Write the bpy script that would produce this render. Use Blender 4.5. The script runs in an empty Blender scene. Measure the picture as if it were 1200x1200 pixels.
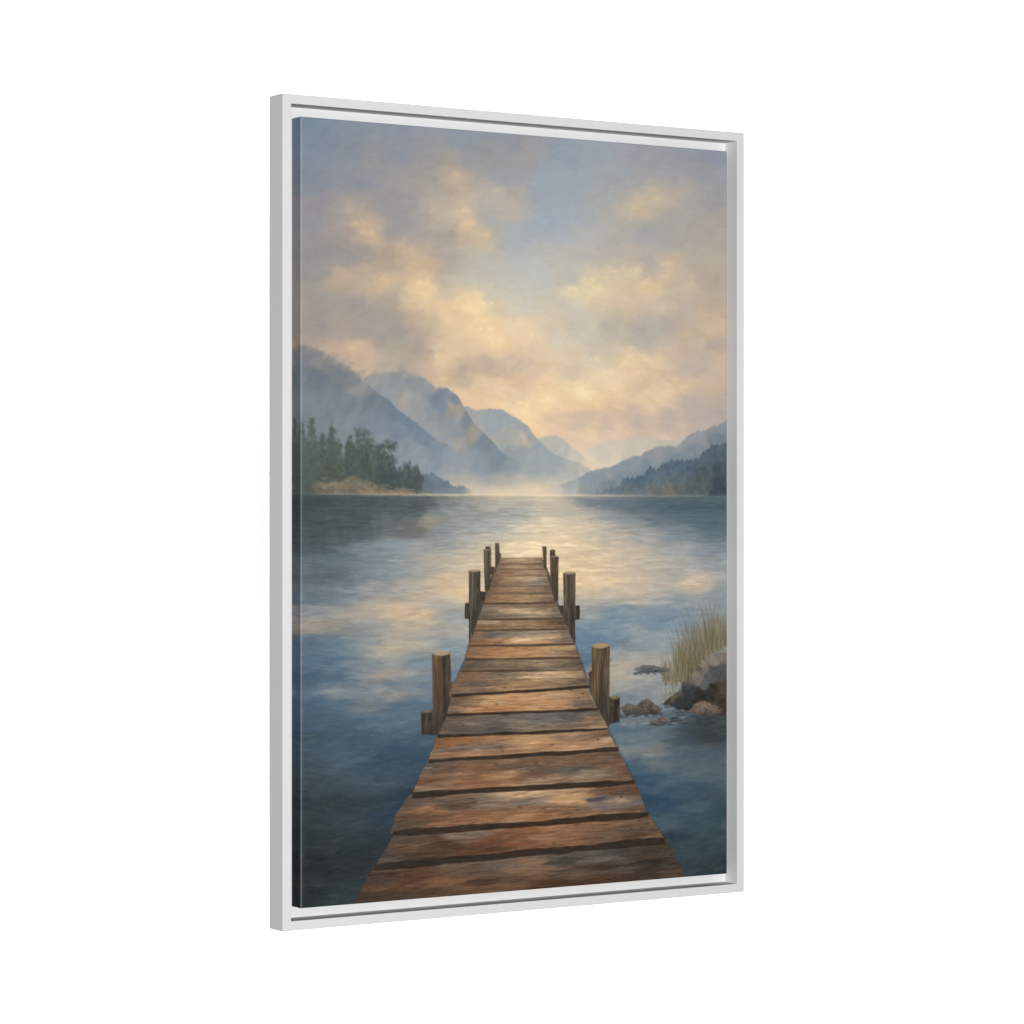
import bpy, math
import numpy as np

# ---------------------------------------------------------------- camera, world, lamps, exposure
scene = bpy.context.scene
IN = 0.0254                                   # all sizes below are in inches, turned into metres

cam_data = bpy.data.cameras.new("camera")
cam = bpy.data.objects.new("camera", cam_data)
scene.collection.objects.link(cam)
cam.location = (-74.347 * IN, -118.427 * IN, 0.0)
cam.rotation_euler = (math.radians(90), 0, -0.56106)
cam_data.sensor_width = 36.0
cam_data.lens = 36.0 * 3414.4 / 1200.0
cam_data.shift_y = 0.5 / 1200.0
cam_data.clip_start = 0.05
cam_data.clip_end = 200.0
scene.camera = cam

world = bpy.data.worlds.new("World")
scene.world = world
world.use_nodes = True
bg = world.node_tree.nodes["Background"]
bg.inputs[0].default_value = (1.0, 1.0, 1.0, 1.0)
bg.inputs[1].default_value = 0.06

def softbox(name, loc, target, size_x, size_y, power):
    d = bpy.data.lights.new(name, 'AREA')
    d.shape = 'RECTANGLE'
    d.size = size_x
    d.size_y = size_y
    d.energy = power
    o = bpy.data.objects.new(name, d)
    o.location = loc
    v = [target[i] - loc[i] for i in range(3)]
    import mathutils
    o.rotation_euler = mathutils.Vector(v).to_track_quat('-Z', 'Y').to_euler()
    scene.collection.objects.link(o)
    return o

key = softbox("key_softbox", (-3.3, -6.7, 0.0), (0.0, 0, 0), 1.2, 0.7, 108.0)
key.data.spread = math.radians(80)      # egg-crate grid: the light falls on the picture, not on the room
# two unseen lamps added above and below the view to wash the wall white
softbox("added_wall_wash_upper", (2.0, 0.5, 1.9), (2.0, 1.8, 0.3), 2.8, 0.4, 72)
softbox("added_wall_wash_lower", (2.0, 0.5, -1.9), (2.0, 1.8, -0.3), 2.8, 0.4, 72)

scene.view_settings.view_transform = 'Standard'
scene.view_settings.look = 'None'
scene.view_settings.exposure = 0.0
scene.view_settings.gamma = 1.0
scene.view_settings.use_curve_mapping = False
scene.render.engine = 'CYCLES'

LIGHT = 1.05      # how bright a white front-facing surface is lit; print colours are divided by it

# ---------------------------------------------------------------- helpers
def new_mat(name):
    m = bpy.data.materials.new(name)
    m.use_nodes = True
    nt = m.node_tree
    return m, nt, nt.nodes["Principled BSDF"]

def make_mesh(name, verts, faces, mat, parent=None, smooth=False, loc=(0, 0, 0)):
    me = bpy.data.meshes.new(name)
    me.from_pydata(verts, [], faces)
    me.update()
    me.materials.append(mat)
    if smooth:
        me.polygons.foreach_set('use_smooth', [True] * len(me.polygons))
    o = bpy.data.objects.new(name, me)
    o.location = loc
    scene.collection.objects.link(o)
    if parent:
        o.parent = parent
    return o

# ---------------------------------------------------------------- materials
white_wood, nt, b = new_mat("white_lacquered_wood")
tc = nt.nodes.new("ShaderNodeTexCoord")
mp = nt.nodes.new("ShaderNodeMapping")
mp.inputs['Scale'].default_value = (60, 60, 60)
nz = nt.nodes.new("ShaderNodeTexNoise")
nz.inputs['Scale'].default_value = 3.0
nz.inputs['Detail'].default_value = 3.0
rp = nt.nodes.new("ShaderNodeValToRGB")
rp.color_ramp.elements[0].color = (0.705, 0.705, 0.705, 1)
rp.color_ramp.elements[1].color = (0.725, 0.725, 0.724, 1)
nt.links.new(tc.outputs['Object'], mp.inputs[0])
nt.links.new(mp.outputs[0], nz.inputs['Vector'])
nt.links.new(nz.outputs[0], rp.inputs[0])
nt.links.new(rp.outputs[0], b.inputs['Base Color'])
b.inputs['Roughness'].default_value = 0.7
b.inputs['Specular IOR Level'].default_value = 0.04

wall_mat, nt, b = new_mat("white_wall_paint")
nz = nt.nodes.new("ShaderNodeTexNoise")
nz.inputs['Scale'].default_value = 40.0
rp = nt.nodes.new("ShaderNodeValToRGB")
rp.color_ramp.elements[0].color = (0.93, 0.93, 0.93, 1)
rp.color_ramp.elements[1].color = (0.96, 0.96, 0.96, 1)
nt.links.new(nz.outputs[0], rp.inputs[0])
nt.links.new(rp.outputs[0], b.inputs['Base Color'])
b.inputs['Roughness'].default_value = 0.9
b.inputs['Specular IOR Level'].default_value = 0.1

print_mat, nt, b = new_mat("printed_canvas")
at = nt.nodes.new("ShaderNodeAttribute")
at.attribute_name = "print_colour"
nt.links.new(at.outputs['Color'], b.inputs['Base Color'])
b.inputs['Roughness'].default_value = 0.85
b.inputs['Specular IOR Level'].default_value = 0.06
tc = nt.nodes.new("ShaderNodeTexCoord")
w1 = nt.nodes.new("ShaderNodeTexWave")
w1.bands_direction = 'X'
w1.inputs['Scale'].default_value = 420.0
w1.inputs['Distortion'].default_value = 1.0
w2 = nt.nodes.new("ShaderNodeTexWave")
w2.bands_direction = 'Z'
w2.inputs['Scale'].default_value = 420.0
w2.inputs['Distortion'].default_value = 1.0
ad = nt.nodes.new("ShaderNodeMath")
ad.operation = 'ADD'
bp = nt.nodes.new("ShaderNodeBump")
bp.inputs['Strength'].default_value = 0.12
bp.inputs['Distance'].default_value = 0.0003
nt.links.new(tc.outputs['Object'], w1.inputs['Vector'])
nt.links.new(tc.outputs['Object'], w2.inputs['Vector'])
nt.links.new(w1.outputs['Fac'], ad.inputs[0])
nt.links.new(w2.outputs['Fac'], ad.inputs[1])
nt.links.new(ad.outputs[0], bp.inputs['Height'])
nt.links.new(bp.outputs[0], b.inputs['Normal'])

# ---------------------------------------------------------------- setting: the white wall behind
W2 = 20.0
wall = make_mesh("wall", [(-W2, 0.0, -W2), (W2, 0.0, -W2), (W2, 0.0, W2), (-W2, 0.0, W2)], [(0, 1, 2, 3)], wall_mat,
                 loc=(0, 1.8, 0))
wall['kind'] = 'structure'

# ---------------------------------------------------------------- the framed canvas
FW, FH, FD = 25.969 * IN, 37.946 * IN, 1.277 * IN     # outer frame width, height, depth
FT = 0.4386 * IN                                      # width of the rail's front face
LEDGE = 0.995 * IN                                    # ledge face behind the frame front
LW = 1.35 * IN                                        # how far the ledge reaches inwards
RECESS = 0.105 * IN                                   # canvas face behind the frame front
CW, CH = 24.0 * IN, 36.0 * IN

picture = bpy.data.objects.new("framed_canvas", None)
picture.location = (0, 0, -FH / 2)
picture.empty_display_size = 0.1
scene.collection.objects.link(picture)
picture['label'] = "tall canvas print of a wooden lake dock in a thin white floating frame"
picture['category'] = "framed picture"
UP = FH / 2                                           # children are laid out round the frame's centre

def rail(name, length, rot, shift):
    """one mitred rail: profile swept along x, outer edge at z = 0, inside towards -z"""
    bv = 0.022 * IN
    prof = [(0.0, 0.0), (0.0, -FD + bv), (-bv * 0.3, -FD + bv * 0.3), (-bv, -FD), (-FT + bv, -FD),
            (-FT + bv * 0.3, -FD + bv * 0.3), (-FT, -FD + bv), (-FT, -FD + LEDGE), (-FT, 0.0)]
    return sweep(name, prof, length, rot, shift)

def ledge(length, rot, shift):
    prof = [(-FT - 0.0002, 0.0), (-FT - 0.0002, -FD + LEDGE), (-LW, -FD + LEDGE), (-LW, 0.0)]
    return sweep("backing_ledge", prof, length, rot, shift)

def sweep(name, prof, length, rot, shift):
    n = len(prof)
    vs = []
    for s in (-1, 1):
        for (z, y) in prof:                           # z is <= 0, 45 degree mitre
            x = s * (length / 2 + z)
            vs.append((x * math.cos(rot) - z * math.sin(rot) + shift[0],
                       y,
                       x * math.sin(rot) + z * math.cos(rot) + shift[1]))
    fs = [(i, (i + 1) % n, n + (i + 1) % n, n + i) for i in range(n)]
    fs = [tuple(reversed(f)) for f in fs]
    fs += [tuple(range(n)), tuple(reversed(range(n, 2 * n)))]
    return vs, fs

sides = [(FW, 0.0, (0, FH / 2)), (FH, math.pi / 2, (-FW / 2, 0)), (FW, math.pi, (0, -FH / 2)), (FH, -math.pi / 2, (FW / 2, 0))]
for ln, rot, sh in sides:
    vs, fs = rail("frame_rail", ln, rot, sh)
    r = make_mesh("frame_rail", vs, fs, white_wood, picture, loc=(0, 0, UP))
    vs, fs = ledge(ln, rot, sh)
    l = make_mesh("backing_ledge", vs, fs, white_wood, r)

SKY = [(12.3,15.9,120,138,155),(37.2,25.1,125,137,155),(74.8,7.1,135,144,160),(125.7,8.0,140,146,163),(203.6,2.6,140,152,166),(270.0,4.8,146,155,166),
(12.3,37.8,128,140,158),(62.2,34.5,135,142,152),(92.6,48.0,155,150,148),(125.7,30.3,140,148,160),(167.0,34.2,152,152,155),(193.1,37.0,160,155,148),
(230.0,23.4,142,152,163),(256.7,28.4,150,155,152),(12.3,70.5,130,138,155),(49.7,57.3,138,143,155),(74.8,73.4,140,143,155),(87.5,61.6,145,148,155),
(125.7,63.6,158,155,152),(164.5,61.3,165,158,150),(206.3,54.2,198,172,147),(243.3,45.2,160,160,155),(270.0,54.9,155,163,168),(12.3,96.8,148,142,150),
(37.2,112.9,158,148,150),(74.8,102.1,180,165,148),(112.9,100.0,150,150,155),(138.6,96.3,155,152,152),(177.5,100.9,190,178,160),
(211.5,96.8,215,192,160),(222.1,112.0,222,190,150),(251.3,74.2,190,180,165),(256.7,101.1,160,168,172),(12.3,125.2,145,145,152),
(74.8,122.0,200,175,145),(87.5,130.1,210,182,145),(49.7,134.3,165,150,145),(125.7,119.3,152,148,152),(151.5,129.1,170,160,155),
(190.5,127.2,165,158,148),(248.6,124.2,212,188,152),(270.0,127.7,175,175,168),(12.3,158.0,145,145,145),(49.7,151.9,150,145,145),
(74.8,155.1,148,145,148),(112.9,153.3,175,158,140),(138.6,147.6,205,180,145),(167.0,162.0,205,178,140),(190.5,154.2,170,162,155),
(230.0,159.1,190,182,165),(256.7,157.9,190,188,178),(12.3,179.9,150,148,142),(49.7,184.8,195,172,145),(87.5,176.6,185,168,145),
(107.8,182.4,215,185,148),(156.7,184.8,240,208,160),(164.5,191.2,242,210,158),(125.7,197.2,178,165,150),(190.5,183.4,195,182,160),
(230.0,170.4,195,192,178),(270.0,180.1,200,195,180),(24.7,212.2,160,150,145),(74.8,210.3,160,150,145),(112.9,219.9,165,155,145),
(138.6,214.5,205,178,145),(190.5,212.6,232,200,155),(230.0,211.2,250,218,165),(230.0,195.3,240,212,162),(270.0,214.2,215,198,165),
(24.7,234.1,158,148,142),(100.2,235.9,165,155,148),(151.5,229.7,190,170,148),(203.6,227.9,235,205,160),(256.7,228.4,248,215,165),
(285.0,12.6,148,150,158),(312.1,22.3,165,158,155),(353.1,19.6,145,160,175),(408.6,9.0,155,165,175),(465.1,12.3,158,160,170),(522.5,13.2,152,156,165),
(580.9,9.4,145,150,168),(285.0,40.0,160,160,162),(339.3,48.1,155,168,182),(380.7,50.2,158,168,180),(436.7,37.5,160,167,172),(465.1,38.0,165,165,165),
(508.0,37.8,162,165,168),(566.2,34.2,155,160,165),(285.0,74.2,180,172,160),(279.6,92.8,195,180,160),(325.7,71.9,158,168,178),(366.9,74.1,160,172,182),
(422.6,66.3,168,172,172),(465.1,80.3,208,188,155),(493.6,66.9,205,190,160),(516.7,58.5,190,175,160),(551.6,58.9,168,168,162),(586.8,61.6,160,160,162),
(285.0,119.9,168,178,185),(339.3,101.0,155,170,188),(380.7,91.9,165,175,182),(422.6,94.3,180,178,172),(448.0,95.2,192,180,162),
(493.6,90.5,178,172,165),(522.5,84.2,172,170,165),(580.9,92.9,178,168,158),(298.5,119.2,165,178,188),(353.1,116.4,170,180,185),
(394.6,114.3,182,182,178),(436.7,116.9,175,172,168),(470.8,110.5,150,162,175),(508.0,113.3,170,168,165),(551.6,111.1,180,172,162),
(589.8,116.4,182,170,158),(285.0,154.1,185,192,188),(339.3,144.7,190,188,178),(380.7,138.2,188,185,178),(422.6,140.9,185,178,172),
(465.1,131.9,195,180,165),(470.8,138.6,200,182,165),(482.2,142.8,165,170,172),(513.8,143.7,212,188,158),(551.6,139.6,182,172,160),
(589.8,140.3,188,175,160),(285.0,183.8,198,200,188),(325.7,170.6,188,192,188),(366.9,166.6,188,185,178),(394.6,170.0,225,208,170),
(422.6,159.5,218,202,168),(465.1,157.6,225,205,165),(487.9,151.9,175,172,168),(508.0,155.8,222,195,160),(537.0,166.4,205,185,160),
(589.8,164.1,185,172,155),(344.8,183.6,200,192,170),(372.4,184.8,238,222,178),(400.2,179.1,238,218,172),(436.7,177.6,222,198,160),
(479.3,173.5,228,202,158),(522.5,178.8,205,185,162),(551.6,177.6,195,180,162),(589.8,183.3,190,175,155),(285.0,211.2,215,205,182),
(312.1,201.0,205,202,188),(366.9,203.5,205,195,178),(408.6,197.3,222,200,165),(450.9,200.4,218,195,162),(493.6,198.8,208,190,165),
(537.0,197.2,192,178,162),(580.9,200.3,205,182,152),(285.0,234.0,235,208,170),(306.6,244.7,232,205,172),(339.3,223.0,222,205,175),
(380.7,226.2,195,190,175),(422.6,224.8,185,178,165),(465.1,223.3,182,172,162),(508.0,221.9,178,168,160),(551.6,225.1,208,182,150),
(586.8,219.2,212,188,155),(353.1,245.6,220,205,180),(408.6,241.5,200,192,175),(465.1,239.7,178,172,165),(508.0,238.4,190,180,165),
(537.0,232.7,205,180,150),(580.9,238.5,178,168,158),(12.3,237.0,158,148,142),(49.7,237.9,172,158,145),(82.4,241.2,165,155,148),
(69.8,263.7,205,178,148),(37.2,264.6,195,170,148),(12.3,252.3,170,152,142),(125.7,235.3,158,152,145),(125.7,255.3,168,158,145),
(164.5,231.8,195,178,150),(203.6,232.7,220,195,155),(256.7,228.6,250,215,165),(278.1,239.3,235,212,170),(87.5,278.6,200,175,150),
(125.7,273.2,180,165,148),(151.5,261.3,172,158,145),(185.3,269.2,235,205,165),(203.6,264.2,220,195,160),(243.3,247.2,240,208,165),
(270.0,250.9,250,215,165),(125.7,282.1,180,168,155),(164.5,283.3,200,175,150),(216.8,286.4,185,168,150),(256.7,274.0,190,170,150),
(190.5,293.8,215,185,150),(230.0,304.2,228,200,160),(256.7,308.1,235,205,165),(216.8,315.8,235,200,160),(270.0,319.2,242,205,160),
(79.9,294.3,185,168,150),(285.0,227.6,235,212,170),(276.9,246.2,240,205,160),(312.1,238.2,235,208,170),(339.3,230.4,205,195,175),
(353.1,246.1,220,208,180),(394.6,226.2,212,200,178),(436.7,229.5,190,180,165),(479.3,232.8,188,180,165),(522.5,221.9,192,178,162),
(551.6,230.4,200,185,160),(589.8,224.4,208,185,155),(285.0,261.9,215,190,165),(325.7,267.6,225,200,165),(366.9,259.5,222,200,168),
(403.0,267.8,228,210,175),(425.4,253.1,212,195,168),(459.4,259.2,240,212,168),(487.9,263.1,232,205,165),(516.7,245.7,215,190,162),
(551.6,254.2,198,182,165),(589.8,253.1,208,182,150),(285.0,275.6,200,180,162),(312.1,284.0,220,195,165),(366.9,280.3,215,195,165),
(422.6,283.5,240,215,175),(459.4,275.6,240,208,165),(482.2,279.7,228,200,160),(508.0,279.0,215,188,160),(545.7,273.3,190,175,168),
(589.8,272.2,202,180,160),(285.0,296.1,225,192,155),(325.7,295.1,238,205,160),(353.1,299.1,238,210,165),(383.5,303.0,252,228,178),
(422.6,297.5,242,212,168),(465.1,296.5,215,190,160),(508.0,302.6,235,208,170),(537.0,290.1,225,195,155),(566.2,296.6,212,188,160),
(589.8,296.1,205,180,155),(285.0,316.6,228,205,168),(303.9,323.1,245,215,165),(333.9,317.9,248,218,165),(375.2,321.7,242,205,155),
(403.0,314.2,240,205,155),(436.7,311.2,228,198,158),(479.3,310.3,232,205,162),(508.0,312.1,232,205,168),(551.6,311.2,195,178,165),
(589.8,315.2,190,175,160),(303.9,339.1,250,215,165),(339.3,333.9,225,200,165),(380.7,337.8,205,185,165),(422.6,337.1,208,185,165),
(465.1,331.7,200,180,165),(508.0,333.3,190,175,165),(551.6,330.2,188,172,165),(589.8,329.5,185,170,165),(320.2,350.3,240,205,160),
(353.1,352.1,232,200,165),(394.6,351.5,228,198,165),(436.7,350.9,228,200,168),(479.3,350.3,212,188,165),(522.5,349.6,205,185,165),
(551.6,344.4,195,178,165),(394.6,363.1,235,205,168),(508.0,361.6,222,198,170),(380.7,370.2,232,205,175),(408.6,388.5,232,205,172)]
HILLS = [([(375.2,383.0),(391.8,374.8),(408.6,366.4),(448.0,360.1),(465.1,358.0),(508.0,361.6),(551.6,358.7),(600.1,358.0)],3,2,[(408.6,374.6,212,195,178),
(465.1,369.2,205,188,175),(522.5,373.3,195,182,172),(394.6,393.3,228,205,175),(422.6,397.7,225,205,178),(380.7,409.6,222,202,172)]),([(312.1,366.5),
(322.9,361.8),(333.9,359.3),(347.6,358.0),(358.6,363.6),(375.2,374.9),(391.8,387.5),(403.0,397.9),(414.2,411.7)],2.5,2,[(342.1,363.8,190,182,172),
(353.1,375.2,188,182,175),(375.2,386.5,205,192,175),(394.6,397.9,228,205,170),(353.1,398.3,200,188,172)]),([(210.4,327.2),(220.9,325.9),(234.2,331.3),
(244.8,328.8),(260.8,327.4),(271.5,327.2),(285.0,337.2),(295.8,340.4),(306.6,348.2),(314.8,359.6),(328.4,368.6),(342.1,377.6),(358.6,386.7),
(380.7,390.6),(391.8,394.5),(400.2,401.4),(414.2,416.4)],2,3,[(223.6,336.0,165,162,160),(250.1,337.8,158,165,168),(271.5,337.4,150,160,168),
(287.7,348.5,158,162,165),(295.8,343.8,150,155,165),(298.5,362.1,200,182,155),(285.0,364.6,175,170,160),(306.6,359.7,160,160,165),
(320.2,375.6,155,160,172),(342.1,389.1,160,165,172),(366.9,395.8,178,175,172),(389.1,398.0,190,182,172),(271.5,357.9,165,165,162),
(255.5,353.6,155,162,168),(250.1,365.0,175,168,160),(298.5,380.4,155,160,168),(279.6,382.9,150,155,162)]),([(69.8,312.2),(82.4,296.5),(95.1,291.7),
(115.5,286.3),(138.6,288.9),(151.5,287.6),(161.9,292.3),(177.5,302.0),(195.8,306.1),(208.9,313.7),(219.5,329.3),(230.0,344.9),(243.3,356.0),
(259.3,369.4),(275.4,382.9),(291.6,389.6),(310.5,398.6),(326.9,409.9)],1.6,2.5,[(100.2,298.3,150,150,148),(125.7,293.2,142,148,150),
(151.5,294.8,138,142,148),(172.3,303.3,138,142,148),(182.7,314.2,118,130,150),(203.6,313.8,128,132,145),(201.0,327.4,168,155,142),
(208.9,336.2,155,145,142),(219.5,340.6,128,132,145),(230.0,356.2,158,150,142),(243.3,365.1,125,135,152),(262.0,378.5,125,138,155),
(278.1,392.0,140,150,162),(238.0,383.3,138,145,162),(203.6,354.4,140,145,155),(177.5,336.8,140,145,155),(185.3,327.7,125,135,158),
(151.5,321.6,150,150,152),(133.4,319.7,162,155,148),(151.5,337.3,152,152,158),(112.9,311.3,145,150,158),(172.3,354.8,150,150,155),
(190.5,365.8,148,150,158),(203.6,363.4,170,158,150),(125.7,333.3,148,150,155),(216.8,385.8,148,152,165),(305.1,403.2,160,165,172),
(87.5,307.4,150,150,150)]),([(-12.3,257.4),(0.0,259.2),(12.3,262.1),(24.7,266.1),(34.7,270.2),(49.7,277.5),(62.2,282.6),(72.3,292.3),(82.4,300.9),
(92.6,306.2),(105.3,315.9),(115.5,321.2),(125.7,331.0),(138.6,339.7),(151.5,346.2),(167.0,357.1),(185.3,368.1),(203.6,376.9),
(219.5,385.8)],1.6,2.5,[(4.9,270.0,122,120,130),(24.7,273.8,132,126,132),(19.8,295.8,108,114,134),(4.9,291.8,118,120,135),(49.7,286.3,122,122,132),
(69.8,296.8,122,122,132),(77.4,305.4,150,140,142),(84.9,311.9,132,128,138),(49.7,312.7,118,122,138),(24.7,324.2,122,126,140),(62.2,330.0,118,124,142),
(87.5,316.3,112,120,138),(105.3,320.3,115,124,144),(120.6,331.1,112,122,145),(138.6,344.2,112,124,148),(161.9,359.5,115,128,150),
(182.7,372.6,128,138,158),(203.6,381.4,140,148,165),(100.2,347.0,122,130,150),(125.7,355.5,122,132,152),(62.2,349.9,128,132,148),
(49.7,361.0,125,128,140),(100.2,367.0,132,138,152),(136.0,373.2,132,140,158),(151.5,382.0,140,146,162)])]
PUFFS = [(230.0,195.3,9,248,218,168),(243.3,206.1,10,252,222,170),(214.2,211.8,8,240,210,165),(161.9,184.6,8,244,212,160),(151.5,196.2,7,232,200,155),
(216.8,98.8,8,222,198,162),(223.4,112.0,7,226,192,152),(79.9,119.5,8,212,182,146),(90.0,130.0,7,214,186,148),(62.2,105.0,5,188,170,150),
(248.6,124.2,6,216,190,154),(107.8,182.4,6,218,188,150),(206.3,55.4,5,204,178,150),(177.5,98.7,5,196,182,162),(262.0,71.3,6,198,188,168),
(391.8,171.3,7,236,220,178),(425.4,159.4,7,224,206,170),(462.2,156.6,7,230,210,168),(369.6,183.8,6,238,222,180),(403.0,178.9,7,238,218,172),
(510.9,147.4,8,222,196,162),(476.5,171.2,8,230,204,160),(493.6,66.9,6,208,190,160),(465.1,79.1,6,212,192,158),(522.5,57.0,4,198,180,160),
(508.0,162.9,6,222,196,160),(459.4,260.3,8,244,216,170),(448.0,271.2,7,246,218,174),(482.2,265.6,6,236,208,164),(419.8,283.6,8,246,222,180),
(383.5,303.0,8,253,230,184),(366.9,296.5,7,244,218,172),(510.9,304.9,7,240,214,174),(531.2,297.4,6,232,206,166),(333.9,317.9,8,250,220,168),
(303.9,320.8,7,248,218,168),(403.0,266.6,6,230,212,178),(306.6,240.6,7,240,212,172),(522.5,288.1,5,226,198,158),(439.5,311.1,6,234,206,166),
(251.3,235.6,9,252,220,170),(264.7,251.1,7,252,218,168),(185.3,268.1,6,238,208,168),(203.6,266.5,5,226,200,162),(243.3,244.9,7,246,214,168),
(190.5,295.0,5,220,190,154),(230.0,306.5,6,234,204,164),(69.8,263.7,5,212,184,152)]
MIST = [(156.7,395.3,168,166,172),(177.5,386.2,160,162,172),(190.5,399.5,182,174,170),(216.8,397.1,180,174,172),(243.3,396.8,185,176,170),
(270.0,401.2,200,184,165),(203.6,412.9,192,180,170),(235.3,412.8,205,188,168),(270.0,414.8,218,196,166),(138.6,391.0,158,158,165),
(219.5,406.1,205,188,165),(298.5,410.1,215,195,168),(325.7,407.7,218,198,168),(353.1,409.8,225,202,168),(380.7,405.0,222,202,172),
(285.0,421.6,222,200,168),(325.7,421.4,228,204,168),(366.9,412.0,225,204,170),(306.6,398.6,185,178,170)]
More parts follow.
